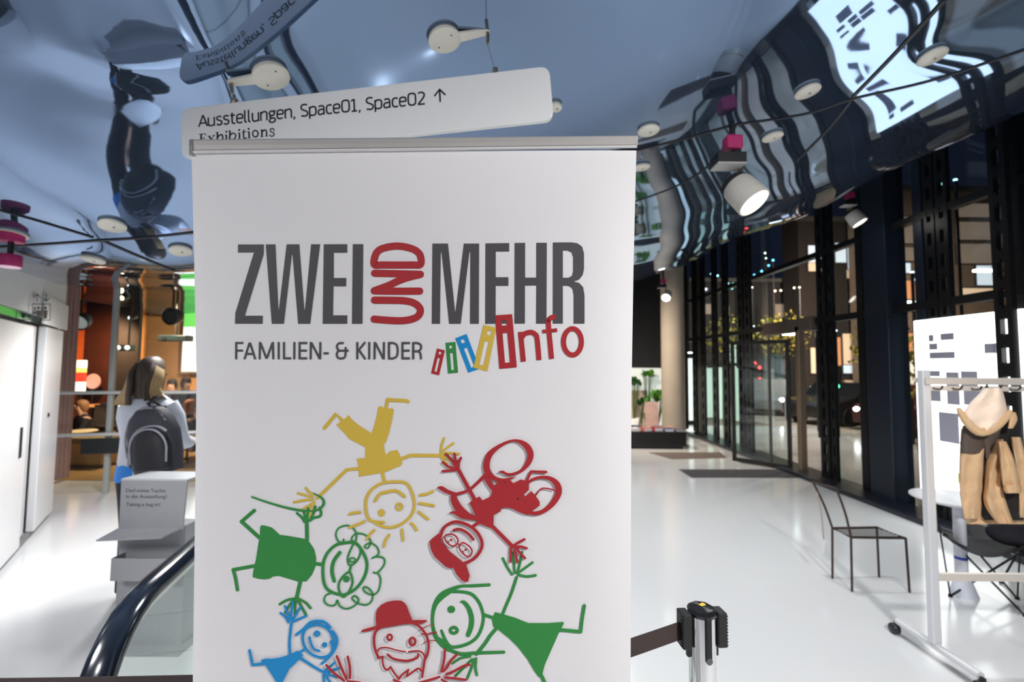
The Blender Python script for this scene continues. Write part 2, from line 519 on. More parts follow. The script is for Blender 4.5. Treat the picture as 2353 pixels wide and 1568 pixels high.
# sill in front of the glass
trim(MB().box((XF - .1, 7.2, .03), (.5, 9.2, .06)), mat('sill_slate', (.018, .022, .034), .3), bevel=.01)
def post(px0, px1, x=XF, depth=.22, h=4.6, m=post_m):
    y0, y1 = yat(px0, x - depth / 2), yat(px1, x - depth / 2)
    trim(MB().box((x, (y0 + y1) / 2, h / 2), (depth, abs(y0 - y1), h)), m, bevel=.008)
post(1992, 2046, depth=.26)
post(1974, 1990, depth=.08, m=post_m2)
def ladder(px0, px1, x=XF - .05, h=4.6, pitch=.27, m=post_m2, z0=.05):
    y0, y1 = sorted((yat(px0, x), yat(px1, x))); w = y1 - y0
    b = MB(); sw = w * .3; t = .05
    for yy in (y0 + sw / 2, y1 - sw / 2): b.box((x, yy, (h + z0) / 2), (t, sw, h - z0))
    n = int((h - z0) / pitch)
    for i in range(n + 1):
        z = z0 + i * pitch
        b.box((x, (y0 + y1) / 2, z + .035), (t * .98, w - sw, .07))
        for yy, q in ((y0 + sw, 1), (y1 - sw, -1)):      # rounded slot ends
            b.box((x, yy + q * .012, z + .085), (t * .96, .024, .03)); b.box((x, yy + q * .012, z - .015), (t * .96, .024, .03))
    trim(b, m)
for a, c_ in ((2300, 2342), (2144, 2168), (2172, 2200), (1886, 1906), (1912, 1922), (1716, 1730), (1700, 1712), (1664, 1676), (1640, 1650), (1614, 1622), (1594, 1602), (1570, 1580)):
    ladder(a, c_, x=XF - (.22 if a == 2300 else .05))
post(2112, 2134, depth=.12, m=post_m)
post(2346, 2364, depth=.12, m=post_m2)
post(1604, 1611, depth=.1, m=mat('bronze_post', (.13, .10, .07), .4, .4))
for z, t in ((2.45, .09), (3.5, .08)):
    trim(MB().box((XF - .02, 7.6, z), (.10, 9.6, t)), post_m2)
facade_glass = glass_mat('facade_glass', (.90, .94, .94), 1.0, 1.5)
k = 2
ys = [3.0, 4.35, 5.1, 6.05, 7.15]
for y0, y1 in zip(ys[:-1], ys[1:]):
    w = thing('window_%d' % k, None, None, (XF + .05, (y0 + y1) / 2, .06)); struct(w); k += 1
    MB().box((XF + .05, (y0 + y1) / 2, 2.35), (.014, y1 - y0 - .01, 4.55)).build('glass_pane', facade_glass, w)
for y0, y1 in ((8.5, 10.2), (10.2, 12.8)):
    w = thing('window_%d' % k, None, None, (XF + .05, (y0 + y1) / 2, .06)); struct(w); k += 1
    MB().box((XF + .05, (y0 + y1) / 2, 2.35), (.014, y1 - y0 - .01, 4.55)).build('glass_pane', facade_glass, w)
# entrance: bronze post, header and an open glass door leaf
bronze = mat('bronze_frame', (.36, .27, .19), .35, .55)
p0 = F(1853, 1088)
ent = MB()
trim(MB().box((XF - .08, p0.y, 1.2), (.10, .10, 2.4)), bronze, bevel=.006)
trim(MB().box((XF - .05, 7.85, 2.42), (.16, 1.4, .22)), mat('header_brown', (.13, .10, .08), .5), bevel=.01)
dh = F(1838, 1083); df = F(1684, 1061)
dh = Vector((min(dh.x, XF - .16), dh.y, 0)); dv = df - dh; dv.z = 0; dl = dv.length; da = math.atan2(dv.y, dv.x)
door = thing('door_4', None, None, (dh.x, dh.y, 0)); struct(door)
def Dp(s, z): return Vector((dh.x, dh.y, 0)) + dv.normalized() * s + Vector((0, 0, z))
b = MB()
for s in (.03, dl - .03): b.box(Dp(s, 1.1), (.06, .05, 2.16), rz=da)
for z in (.05, 2.16): b.box(Dp(dl / 2, z), (dl, .05, .07), rz=da)
b.build('door_frame', mat('door_dark_frame', (.03, .026, .024), .35, .4), door, bevel=.004)
MB().box(Dp(dl * .33, 1.1), (.035, .045, 2.1), rz=da).build('door_stile', mat('door_stile_grey', (.10, .095, .09), .35, .4), door)
MB().box(Dp(dl / 2, 1.1), (dl - .1, .010, 2.06), rz=da).build('glass_pane', facade_glass, door)
MB().tube([Dp(.12, .85) + Vector((0, -.07, 0)), Dp(.12, 1.25) + Vector((0, -.07, 0))], .016, 8).build('door_handle', steel, door, smooth=True)

# round concrete column, seen beyond the banner
cb = P(1547, 900, 11.0)
col_m = mat('concrete_column', (.48, .42, .35), .75, noise=.10, nscale=3, bump=.1, bscale=30)
o = MB().lathe([(.27, 0), (.27, 5.0)], (cb.x, 11.0, 0), 48).build('trim_60', col_m, smooth=True); struct(o)

# ------------------------------------------------------------------ roll-up banner in the foreground
BN = ROT @ Vector((0, 0, -1))                 # its sheet faces the camera
BD = 0.85
BP0 = CAM + BN * BD
def curl(px, py):
    # the long edges curl back by a centimetre or two
    a = 0.0
    if px < 560: a = ((560 - px) / 115) ** 2 * .010
    if px > 1340: a = ((px - 1340) / 115) ** 2 * .016
    return a * min(1, max(0, (py - 345) / 350))
def bpos(px, py, lift=0.0):
    r = ray(px, py); d = BD + curl(px, py) - lift
    return CAM + r * (d / r.dot(BN))
bb = BP0 + Vector((-.17, .11, 0)); bb.z = 0
banner = thing('roll_up_banner', 'tall white roll-up banner with grey and red lettering and drawn dancing figures', 'banner', bb)
fabric = mat('banner_fabric', srgb(232, 229, 231), .62, noise=.012, nscale=6)
def edge(tab, y):
    for (ya, xa), (yb, xb) in zip(tab[:-1], tab[1:]):
        if y <= yb: return xa + (xb - xa) * (y - ya) / (yb - ya)
    (ya, xa), (yb, xb) = tab[-2:]
    return xa + (xb - xa) * (y - ya) / (yb - ya)
LE = [(352, 440), (600, 446), (860, 451.5), (1100, 449), (1568, 443), (3300, 435)]
RE = [(340, 1462.5), (600, 1456), (900, 1451), (1200, 1450), (1568, 1449), (3300, 1450)]
b = MB(); nu, rows = 48, []
vs = [346 + i * 24 for i in range(52)] + [1600 + i * 200 for i in range(9)]
front, back = [], []
for y in vs:
    a, c_ = edge(LE, y), edge(RE, y)
    for i in range(nu + 1):
        px = a + (c_ - a) * i / nu
        front.append(bpos(px, y)); back.append(bpos(px, y, -.0012))
n = nu + 1; nf = len(front); fs = []
for j in range(len(vs) - 1):
    for i in range(nu):
        q = (j * n + i, j * n + i + 1, (j + 1) * n + i + 1, (j + 1) * n + i)
        fs += [q, tuple(k + nf for k in q[::-1])]
    for i in (0, nu):
        q = (j * n + i, (j + 1) * n + i, (j + 1) * n + i + nf, j * n + i + nf); fs.append(q)
for j in (0, len(vs) - 1):
    for i in range(nu): fs.append((j * n + i, j * n + i + 1, j * n + i + 1 + nf, j * n + i + nf))
b.add(front + back, fs)
b.build('banner_sheet', fabric, banner, smooth=True)
# the aluminium clamp rail along the top
def rail_pt(px, py, back): 
    r = ray(px, py); return CAM + r * ((BD + back) / r.dot(BN))
rb = []
prof = [(323, -.001), (322, .004), (320.5, .022), (321, .024), (345, .024), (345, .0), (344.5, -.003), (334, -.0035)]
lipf = [(345.2, .012), (345.2, -.001), (346.2, -.0035), (349.5, -.0045), (352.5, -.003), (353.5, .0), (353.5, .010)]
for (px, k) in ((443, 1.0), (1464, 0.0)):
    ring = []
    for y, dd in prof:
        yy = y if k else 313 + (y - 322) * .87
        ring.append(rail_pt(px, yy, dd))
    rb.append(ring)
rail = MB().rings(rb).build('top_rail', mat('rail_aluminium', (.42, .40, .385), .55, .25), banner, smooth=False)
rb = [[rail_pt(px, y if k else 313 + (y - 322) * .87, dd) for y, dd in lipf] for (px, k) in ((443, 1.0), (1464, 0.0))]
MB().rings(rb).build('rail_lip', mat('lip_aluminium', (.74, .72, .71), .4, .15), rail)
e = MB(); ring = [rail_pt(434.5, (y + 1 if y < 340 else 356), dd * 1.25) for y, dd in prof]; ring2 = [rail_pt(444, (y - 1 if y < 340 else 356), dd * 1.25) for y, dd in prof]
e.rings([ring, ring2]).build('end_cap', mat('cap_grey', (.16, .165, .18), .5), rail, bevel=.0008)
e = MB(); ring = [rail_pt(1463.5, 313 + (y - 322) * .88, dd * 1.1) for y, dd in prof]; ring2 = [rail_pt(1465.5, 313 + (y - 322) * .88, dd * 1.1) for y, dd in prof]
e.rings([ring, ring2]).build('end_cap', mat('cap_light', (.5, .5, .5), .5), rail)
# support pole and floor cassette behind the sheet
pt = rail_pt(950, 335, .03)
MB().tube([pt, Vector((bb.x, bb.y + .01, .08))], .009, 10).build('support_pole', alu, banner, smooth=True)
MB().box((bb.x, bb.y - .005, .045), (.92, .10, .09), rz=0).build('base_cassette', alu, banner, bevel=.015)
# ---- printing on the sheet
def on_banner(x, y, lift): return bpos(x, y, .0006 + lift)
def frame(ox, oy, sc): return lambda x, y, lift: on_banner(ox + x / sc, oy + y / sc, lift)
mA, mB_, mC, mD, mE = frame(500, 520, 4.356), frame(960, 520, 4.356), frame(660, 890, 3.92), frame(960, 980, 3.92), frame(500, 1120, 3.92)
mF, mG, mH = frame(540, 1340, 5.115), frame(940, 1240, 4.78), frame(820, 1360, 7.54)
ik = dict(grey=mat('ink_grey', srgb(76, 73, 77), .6), red=mat('ink_red', srgb(172, 36, 43), .6), yellow=mat('ink_yellow', srgb(215, 181, 68), .6),
          green=mat('ink_green', srgb(46, 136, 62), .6), blue=mat('ink_blue', srgb(0, 138, 205), .6))
p = Print(mA)
p.poly([(204,183),(463,183),(461,280),(272,897),(452,897),(450,977),(174,977),(177,870),(364,262),(203,264)])
p.poly([(482,183),(578,182),(608,833),(614,833),(691,182),(817,181),(867,832),(875,832),(936,181),(1026,181),(926,977),(806,977),(750,285),(743,285),(663,977),(542,977)])
p.poly([(1063,181),(1298,180),(1298,265),(1163,265),(1162,519),(1288,519),(1286,602),(1160,602),(1155,893),(1298,893),(1298,977),(1052,977)])
p.poly([(1354,180),(1458,180),(1450,977),(1345,977)])
p.build('printed_word', ik['grey'], banner, 'dark grey word ZWEI')
p = Print(mA)
p.line([(1570,385),(1573,310),(1610,245),(1690,212),(1795,199),(1900,212),(1985,245),(2030,300),(2030,383),(1950,388),(1800,389),(1650,388)], 72, closed=True)
p.line([(1572,471),(1800,476),(2030,482)], 72); p.line([(2028,484),(1900,515),(1800,552),(1700,598),(1568,646)], 72); p.line([(1568,648),(1800,651),(2022,650)], 72)
p.line([(1570,741),(1750,742),(1880,748),(1970,772),(2020,815),(2028,860),(2000,905),(1930,935),(1830,947),(1700,942),(1567,931)], 72)
p.build('printed_word', ik['red'], banner, 'red upright word UND')
p = Print(mB_)
p.poly([(147,174),(302,174),(373,855),(378,855),(461,174),(614,174),(611,977),(523,977),(526,262),(517,262),(430,977),(314,977),(238,262),(230,262),(222,977),(140,977)])
p.poly([(678,172),(915,169),(915,253),(780,254),(780,511),(907,511),(907,597),(779,597),(779,893),(915,893),(915,975),(675,977)])
p.poly([(970,168),(1075,167),(1074,515),(1187,515),(1187,166),(1292,166),(1288,975),(1185,975),(1187,594),(1073,594),(1072,975),(968,975)])
p.poly([(1353,163),(1540,162),(1600,172),(1645,205),(1664,270),(1664,430),(1650,490),(1615,535),(1558,553),(1615,568),(1655,610),(1669,690),(1669,975),(1561,975),(1561,690),(1550,630),(1522,603),(1490,596),(1452,596),(1452,975),(1352,975)],
       [(1452,243),(1500,244),(1540,262),(1556,310),(1556,450),(1545,495),(1510,516),(1452,517)])
p.build('printed_word', ik['grey'], banner, 'dark grey word MEHR')
p = Print(on_banner)
p = Print(mA)
for q in ([(185,1333),(185,1160)],[(175,1170),(258,1170)],[(185,1246),(254,1246)],[(268,1333),(320,1166)],[(377,1333),(323,1166)],[(290,1279),(355,1279)],
          [(420,1333),(424,1160)],[(426,1164),(489,1326)],[(491,1326),(551,1164)],[(553,1160),(557,1333)],[(611,1333),(611,1160)],[(664,1160),(664,1333)],[(660,1323),(737,1323)],[(767,1333),(768,1160)],
          [(820,1160),(820,1333)],[(815,1170),(897,1170)],[(815,1246),(893,1246)],[(815,1323),(896,1323)],[(931,1333),(933,1160)],[(936,1164),(1022,1328)],[(1026,1333),(1028,1160)],[(1060,1273),(1112,1273)],
          [(1398,1333),(1398,1160)],[(1477,1161),(1405,1250)],[(1412,1238),(1480,1333)],[(1517,1333),(1518,1160)],[(1570,1333),(1572,1160)],[(1576,1164),(1660,1328)],[(1663,1333),(1665,1160)],
          [(1715,1160),(1715,1333)],[(1850,1160),(1850,1333)],[(1845,1170),(1926,1170)],[(1845,1246),(1922,1246)],[(1845,1323),(1926,1323)],[(1958,1160),(1958,1333)]):
    p.line(q, 21, cap=False)
p.line([(1262,1171),(1222,1170),(1198,1190),(1196,1218),(1215,1243),(1260,1247),(1311,1247)], 20, cap=False); p.line([(1222,1246),(1198,1262),(1194,1298),(1212,1321),(1250,1323),(1274,1308),(1280,1270),(1282,1210)], 20, cap=False)
p.line([(1712,1170),(1755,1170),(1792,1190),(1803,1246),(1792,1303),(1755,1323),(1712,1323)], 20, cap=False)
p.line([(1955,1170),(2000,1170),(2030,1186),(2037,1212),(2028,1238),(2000,1252),(1955,1252)], 20, cap=False); p.line([(2000,1252),(2024,1264),(2032,1290),(2036,1333)], 20, cap=False)
p.build('printed_line', ik['grey'], banner, 'dark grey line FAMILIEN- & KINDER')
def lbox(color, outer, dot, slot, k):
    p = Print(mB_); p.k = k
    p.poly(outer, dot, slot); p.build('printed_letter', ik[color], banner, color + ' letter i standing in a box')
lbox('red', [(192,1224),(272,1244),(213,1494),(132,1474)], [(213,1254),(238,1261),(231,1287),(207,1281)], [(200,1317),(222,1322),(190,1460),(167,1454)], 0)
lbox('green', [(277,1168),(376,1159),(403,1466),(302,1476)], [(315,1196),(342,1193),(345,1223),(317,1226)], [(322,1272),(350,1269),(364,1439),(335,1442)], 0)
lbox('blue', [(375,1123),(488,1079),(620,1428),(505,1468)], [(427,1141),(461,1131),(474,1165),(440,1175)], [(462,1228),(494,1215),(566,1405),(534,1418)], 0)
lbox('yellow', [(658,987),(786,1018),(697,1453),(557,1418)], [(699,1042),(737,1051),(728,1095),(690,1086)], [(670,1148),(711,1157),(658,1396),(617,1386)], 10)
lbox('red', [(772,893),(944,881),(991,1413),(817,1428)], [(836,944),(887,939),(890,993),(841,997)], [(848,1073),(896,1067),(923,1364),(873,1369)], 22)
p = Print(mB_); p.k = 30
p.line([(1028,1058),(1057,1356)], 50, cap=False); p.line([(1044,1115),(1070,1078),(1130,1062),(1175,1083),(1195,1130),(1214,1340)], 50, cap=False)
p.line([(1384,908),(1340,914),(1312,940),(1308,985),(1340,1328)], 50, cap=False); p.line([(1247,1055),(1395,1040)], 36, cap=False)
p.ring(1549, 1158, 90, 132, 50)
p.build('printed_word', ik['red'], banner, 'red letters nfo')

# dancing figures
p = Print(mC)
p.poly([(512,290),(553,252),(580,290),(640,340),(758,415),(775,370),(800,290),(820,180),(835,170),(880,188),(905,195),(945,190),(960,205),(945,300),(915,420),(885,505),(870,515),(878,580),(890,612),(920,580),(990,565),(1005,590),(1038,685),(1020,710),(880,768),(645,808),(643,720),(625,645),(703,640),(700,570),(710,545),(640,510),(560,470),(525,425),(480,380),(441,338)])
for q, w in (([(495,300),(437,243),(335,368)],34),([(890,190),(903,112)],32),([(903,112),(960,118),(1060,122),(1088,130)],32),([(640,735),(535,745),(270,1000)],30),([(1030,645),(1110,615),(1375,617)],32),([(855,770),(875,855)],30)):
    p.line(q, w, smooth=len(q) > 3)
for q in ([(165,910),(190,940),(240,970)],[(95,957),(225,990)],[(60,1038),(150,1020),(230,1012)],[(125,1108),(190,1070),(245,1035)],[(205,1155),(220,1090),(245,1035)],[(1412,462),(1390,530),(1385,585)],[(1495,507),(1440,545),(1390,590)],[(1390,600),(1470,595),(1548,602)],[(1385,620),(1410,665),(1440,690)],[(1400,620),(1470,660),(1500,680)]):
    p.line(q, 22)
p.line([(875,860),(960,853),(1060,862),(1110,920),(1145,1040),(1125,1140),(1050,1220),(960,1260),(890,1263),(820,1240),(775,1212)], 26)
p.line([(868,1218),(780,1212),(735,1190),(710,1120),(708,1020),(745,940),(810,885),(875,860)], 26)
p.line([(790,1025),(835,962),(900,945),(980,935),(1055,985)], 28); p.ring(1008, 1078, 24, 27, 24); p.dot(848, 1133, 30, 34)
for q in ([(1195,973),(1260,962),(1312,938)],[(1190,1047),(1320,1068)],[(1185,1125),(1220,1155),(1268,1190)],[(1115,1228),(1140,1250),(1163,1288)],[(1032,1285),(1042,1380)],[(918,1333),(885,1380),(870,1435)],[(782,1290),(740,1330),(718,1370)],[(697,1208),(640,1235),(560,1265)],[(655,1128),(600,1132),(560,1145)]):
    p.line(q, 25)
p.k += 20
p.build('drawn_figure', ik['yellow'], banner, 'yellow upside-down boy with spiky hair')
p = Print(mD); p.k = 160
p.line([(365,390),(515,665)], 34); p.line([(665,895),(850,1080)], 34)
for q in ([(255,252),(300,300),(340,365)],[(330,250),(345,330),(352,385)],[(388,285),(370,330),(365,390)],[(225,325),(280,365),(340,385)],[(225,405),(340,393)],[(960,1020),(900,1050),(850,1085)],[(980,1100),(930,1085),(880,1085)],[(965,1190),(920,1140),(870,1085)],[(897,1225),(885,1170),(870,1120)],[(835,1220),(838,1095)]):
    p.line(q, 23)
p.line([(735,412,14),(765,412,24),(800,430,24),(860,430,24),(940,395,30),(1000,320,50),(1013,240,58),(965,165,50),(870,128,22),(760,165,30),(660,240,50),(622,320,58),(625,400,60),(680,465,45),(760,485,30),(830,470,18),(882,456,6)])
p.line([(1000,500,28),(1060,470,26),(1130,460,30),(1200,475,40),(1255,525,55),(1268,600,58),(1220,690,50),(1140,760,40),(1060,785,36),(1000,775,40)])
p.poly([(463,688),(500,662),(555,632),(583,668),(660,630),(672,580),(695,540),(725,495),(770,498),(808,525),(775,490),(830,480),(860,513),(930,478),(975,495),(1003,525),(1000,575),(957,614),(968,636),(1022,584),(1060,625),(1098,680),(1098,715),(1060,745),(1005,762),(990,800),(940,785),(880,760),(855,742),(800,733),(748,738),(750,765),(685,800),(682,885),(668,920),(620,905),(565,880),(530,850),(525,815),(490,740)], [(900,638),(925,660),(893,665)])
p.line([(980,495),(1020,408)], 24); p.line([(1020,408),(1155,412)], 24); p.line([(1065,620),(1110,565),(1160,560),(1225,574)], 14)
p.line([(530,828,28),(440,800,60),(370,740,70),(330,670,64),(322,620,50)]); p.line([(350,610,26),(460,575,26),(560,490,30),(610,440,36)])
p.line([(182,552,14),(215,560,40),(270,590,36),(350,612,26)]); p.line([(615,440,40),(635,500,45),(690,570,50)]); p.line([(287,780,8),(330,778,30),(400,805,50),(525,835,26)])
p.line([(500,900),(560,860)], 30); p.line([(205,990),(240,910),(330,862),(430,880),(520,940),(575,1030),(570,1110),(510,1190),(420,1235)], 28)
p.poly([(105,1040),(125,1015),(185,967),(213,985),(215,1040),(290,1130),(435,1245),(468,1345),(455,1400),(425,1405),(390,1385),(345,1330),(320,1275),(290,1281),(250,1265),(150,1175),(118,1110)])
p.line([(325,937),(380,928),(450,965),(500,1020)], 26)
p.line([(250,985),(290,972),(335,985),(362,1030),(345,1070),(305,1078),(265,1050),(245,1015)], 14, closed=True)
p.line([(380,1070),(410,1050),(460,1080),(488,1120),(475,1165),(440,1172),(400,1140),(375,1100)], 14, closed=True)
p.line([(360,1058),(382,1075)], 12); p.dot(300, 1024, 12); p.dot(432, 1113, 12)
p.build('drawn_figure', ik['red'], banner, 'red child with a cap and glasses')
p = Print(mE)
p.poly([(383,355),(400,343),(440,350),(490,365),(560,430),(640,440),(780,465),(830,500),(870,560),(888,640),(880,720),(850,790),(800,850),(720,850),(620,820),(550,800),(500,805),(470,825),(420,832),(360,825),(315,810),(320,760),(345,650),(370,490),(380,440)])
p.line([(375,455),(215,310)], 34); p.line([(215,310),(330,210)], 32); p.line([(330,710),(140,745)], 32); p.line([(140,745),(160,820),(178,925)], 30)
p.line([(805,480),(803,320)], 34); p.line([(745,850),(712,995)], 34); p.line([(885,690),(945,697)], 32)
for q in ([(715,235),(755,270),(785,315)],[(770,200),(785,260),(795,300)],[(815,190),(810,250),(805,300)],[(880,175),(870,220),(830,300)],[(920,185),(932,240),(915,265),(870,275),(835,300)],[(560,1055),(620,1020),(690,1005)],[(610,1130),(650,1060),(690,1010)],[(700,1150),(698,1080),(705,1020)],[(795,1150),(740,1050),(715,1010)],[(835,1090),(790,1040),(725,1005)]):
    p.line(q, 23)
p.line([(310,88,16),(430,130,18),(600,180,20),(740,208,22),(850,215,14),(920,195,20),(955,150,24),(940,100,20),(865,55,10)])
p.line([(950,700),(985,600),(1060,525),(1140,503),(1240,503),(1310,590),(1345,690),(1325,800),(1260,900),(1180,955),(1110,970),(1000,930),(955,850)], 27, closed=True)
p.line([(1100,590),(1045,670),(1030,760),(1050,845)], 32)
p.line([(1240,500),(1200,560),(1172,640),(1185,700),(1230,690),(1275,630),(1285,560)], 18, closed=True)
p.line([(1185,765),(1110,830),(1090,910),(1130,990),(1190,930),(1215,850)], 20, closed=True)
p.dot(1160, 828, 30); p.ring(1215, 655, 26, 18, 13); p.line([(1203,700),(1188,765)], 22)
p.line([(1135,470),(1130,495),(1090,490),(1065,430),(1090,370),(1160,345),(1215,365),(1250,420),(1245,480),(1222,490),(1207,460),(1250,418),(1330,430),(1380,490),(1352,550),(1325,530),(1375,503),(1435,540),(1450,600),(1392,640)], 15)
p.line([(1392,640),(1430,625),(1495,640),(1500,700),(1440,770),(1405,768)], 16)
p.line([(1440,770),(1468,830),(1450,930),(1400,970),(1330,945),(1312,905),(1350,905),(1395,960),(1385,1030),(1330,1060),(1250,1040),(1210,1000),(1240,980),(1270,1020),(1230,1070),(1160,1095),(1100,1070),(1078,1020),(1060,1060),(1000,1065),(960,1025),(975,975),(1020,955)], 16)
p.build('drawn_figure', ik['green'], banner, 'green curly-haired old woman with a cane')
p = Print(mF); p.k = 110
for q in ([(662,480),(640,700),(648,840)],[(770,885),(920,985),(1035,1048)]): p.line(q, 33)
for q in ([(535,355),(590,400),(630,465)],[(588,275),(615,350),(640,440)],[(682,225),(665,330),(655,430)],[(770,290),(720,370),(680,440)],[(835,390),(740,430),(680,460)],[(1170,940),(1110,990),(1050,1040)],[(1230,1000),(1140,1030),(1060,1060)],[(1200,1110),(1110,1080),(1060,1070)],[(1130,1185),(1070,1100)],[(1045,1180),(1040,1080)]):
    p.line(q, 28)
p.poly([(305,905),(365,890),(430,892),(520,880),(650,840),(735,797),(770,815),(800,855),(770,885),(700,960),(640,1010),(600,1090),(555,1180),(490,1180),(430,1080),(350,960),(310,930)])
p.line([(345,950),(205,965)], 34); p.line([(205,965),(190,890),(170,795)], 32); p.line([(760,815),(830,775)], 30)
p.line([(800,600),(850,530),(950,490),(1040,510),(1120,580),(1155,680),(1145,800),(1090,860),(1000,875),(900,840),(830,770),(800,690)], 32, closed=True)
p.line([(720,610),(800,550),(890,465),(1000,450),(1060,470),(1115,525)], 34); p.line([(1145,570),(1190,640),(1195,720),(1150,820),(1090,890),(1020,950)], 32); p.line([(1125,690),(1150,760)], 28)
p.line([(875,640),(895,720),(930,780),(990,800)], 28); p.ring(963, 598, 26, 24, 28); p.dot(1053, 730, 32)
p.build('drawn_figure', ik['blue'], banner, 'blue girl in a skirt')
p = Print(mG); p.k = 10
p.line([(490,575,35),(560,575,34),(680,600,36),(760,680,36),(805,790,34),(815,880,34),(790,990,36),(740,1080,36),(660,1140,36),(560,1175,36),(460,1180,34),(400,1110,34),(355,1005,30)])
p.line([(880,500,34),(700,510,34),(560,517,34),(460,560,60),(360,620,75),(285,720,52),(257,850,38),(265,980,38),(300,1080,50),(390,1180,55),(480,1230,40),(580,1260,40),(720,1250,38),(860,1245,36),(1040,1240,34)]); p.line([(330,1090),(390,1130)], 30)
p.dot(463, 770, 43, 40); p.ring(490, 1000, 38, 32, 36); p.line([(557,690,8),(600,692,40),(655,760,50),(685,860,55),(680,960,55),(648,1050,50)])
p.line([(825,830),(930,865)], 36)
p.poly([(945,800),(1040,825),(1160,860),(1310,920),(1520,920),(1695,908),(1700,925),(1640,1040),(1560,1220),(1490,1380),(1465,1480),(1445,1520),(1420,1510),(1370,1440),(1300,1320),(1200,1190),(1100,1090),(970,985),(925,960),(910,880)])
p.line([(1025,830),(1060,740),(1120,600),(1180,420)], 34); p.line([(950,990),(890,1060),(830,1150),(740,1260)], 40)
for q in ([(1030,210),(1080,310),(1130,385)],[(1240,140),(1215,270),(1190,370)],[(1130,150),(1150,260),(1160,370)],[(1355,255),(1280,310),(1210,360)],[(1390,395),(1290,408),(1200,390)],[(480,1360),(570,1305),(670,1285)],[(510,1500),(600,1410),(690,1320)],[(640,1530),(690,1400),(710,1320)],[(735,1310),(730,1420),(745,1490)]):
    p.line(q, 28)
p.line([(1660,995),(1880,1015)], 38); p.line([(1885,1015),(1900,880),(1925,730)], 38); p.line([(1455,1500),(1500,1600)], 40)
p.build('drawn_figure', ik['green'], banner, 'green woman in a long dress')
p = Print(mH); p.k = 230
p.poly([(338,580),(325,480),(330,380),(350,310),(420,230),(520,180),(640,155),(760,155),(820,190),(865,250),(900,350),(950,470),(965,495),(1200,490),(1225,505),(1190,535),(1110,558),(960,560),(800,570),(630,600),(480,625),(390,650),(330,655),(200,690),(90,708),(68,685),(110,655),(200,630),(330,595)])
for q, w in (([(385,640),(325,700),(300,800),(305,950),(340,1070),(380,1150)],46),([(950,540),(1060,590),(1150,680),(1215,790),(1245,930),(1225,1080),(1175,1190)],44),([(1175,1180),(1155,1320),(1130,1480)],42),([(370,1040),(390,990),(460,970),(560,980),(700,1020),(840,1045)],26),([(900,1045),(1010,1030),(1090,1035),(1150,1080),(1180,1150)],30),([(535,1095),(620,1160),(740,1190),(870,1200),(980,1175),(1050,1140),(1062,1100)],44),
             ([(365,1150),(450,1130)],40),([(450,1130),(445,1200),(460,1290),(500,1350),(540,1350),(585,1310)],36),([(585,1310),(640,1400),(730,1520)],36),([(730,1520),(800,1430),(895,1355)],34),([(890,1355),(865,1470)],34),([(865,1470),(960,1400),(1060,1335),(1110,1370)],36),([(1080,680),(1150,630),(1230,590),(1315,578)],14),([(1115,735),(1220,735),(1300,715),(1380,705)],24),([(1155,898),(1220,860),(1300,845),(1370,855)],18),
             ([(640,1535),(760,1580)],44),([(1525,1010),(1510,1200),(1465,1380)],44),([(1735,1090),(1630,1200),(1560,1320),(1495,1385)],44),([(1550,1435),(1700,1370),(1850,1290),(1950,1270)],44),([(1530,1490),(1650,1500),(1890,1530)],44),([(1430,1480),(1200,1550),(1000,1600)],44),([(1470,1530),(1600,1600)],40)):
    p.line(q, w)
p.ring(567, 795, 40, 48, 40); p.ring(962, 868, 50, 64, 44)
s2 = 7.54 / 5.115
for q in ([(1075,970),(1160,1060),(1280,1150)],[(1197,865),(1250,1000),(1310,1130)],[(1325,870),(1350,1000),(1350,1120)],[(1330,1160),(1450,1172),(1600,1210)]):
    p.line([((540 + x / 5.115 - 820) * 7.54, (1340 + y / 5.115 - 1360) * 7.54) for x, y in q], 46)
p.build('drawn_figure', ik['red'], banner, 'red bearded man in a hat')

# ------------------------------------------------------------------ hanging direction sign
TL, TR = P(415, 250, 1.76), P(1262, 152, 1.65)
sn = (TR - TL).cross(Vector((0, 0, -1))).normalized()
if sn.y > 0: sn = -sn
def spos(px, py, lift=0.0): return onplane(px, py, TL + sn * lift, sn)
su = (TR - TL).normalized(); sc_ = (TL + TR) / 2
sign = thing('hanging_sign', 'long white acrylic direction sign hanging under the blue ceiling above the banner', 'sign', sc_)
corners = [((415, 250), (500, 242), (416, 330), 16), ((1262, 152), (1266, 200), (1180, 162), 16), ((1272, 274), (1190, 284), (1268, 210), 16), ((417, 366), (416, 300), (500, 357), 16)]
outline = []
for c0, a, b_, r_ in [((415, 249), (0, 1), (1, -.115), 24), ((417, 366), (1, -.105), (0, -1), 24), ((1273, 275), (-.09, -1), (-1, .105), 24), ((1262, 151), (-1, .115), (.09, 1), 24)]:
    # arc from c0+a*r to c0+b*r  (pixel corner rounding)
    for i in range(9):
        t = i / 8
        u0 = (c0[0] + (b_[0] if False else a[0]) * r_, c0[1] + a[1] * r_); u1 = (c0[0] + b_[0] * r_, c0[1] + b_[1] * r_)
        q = ((1 - t) ** 2 * u0[0] + 2 * t * (1 - t) * c0[0] + t * t * u1[0], (1 - t) ** 2 * u0[1] + 2 * t * (1 - t) * c0[1] + t * t * u1[1])
        outline.append(q)
o_ord = []
segs = [outline[0:9], outline[9:18], outline[18:27], outline[27:36]]
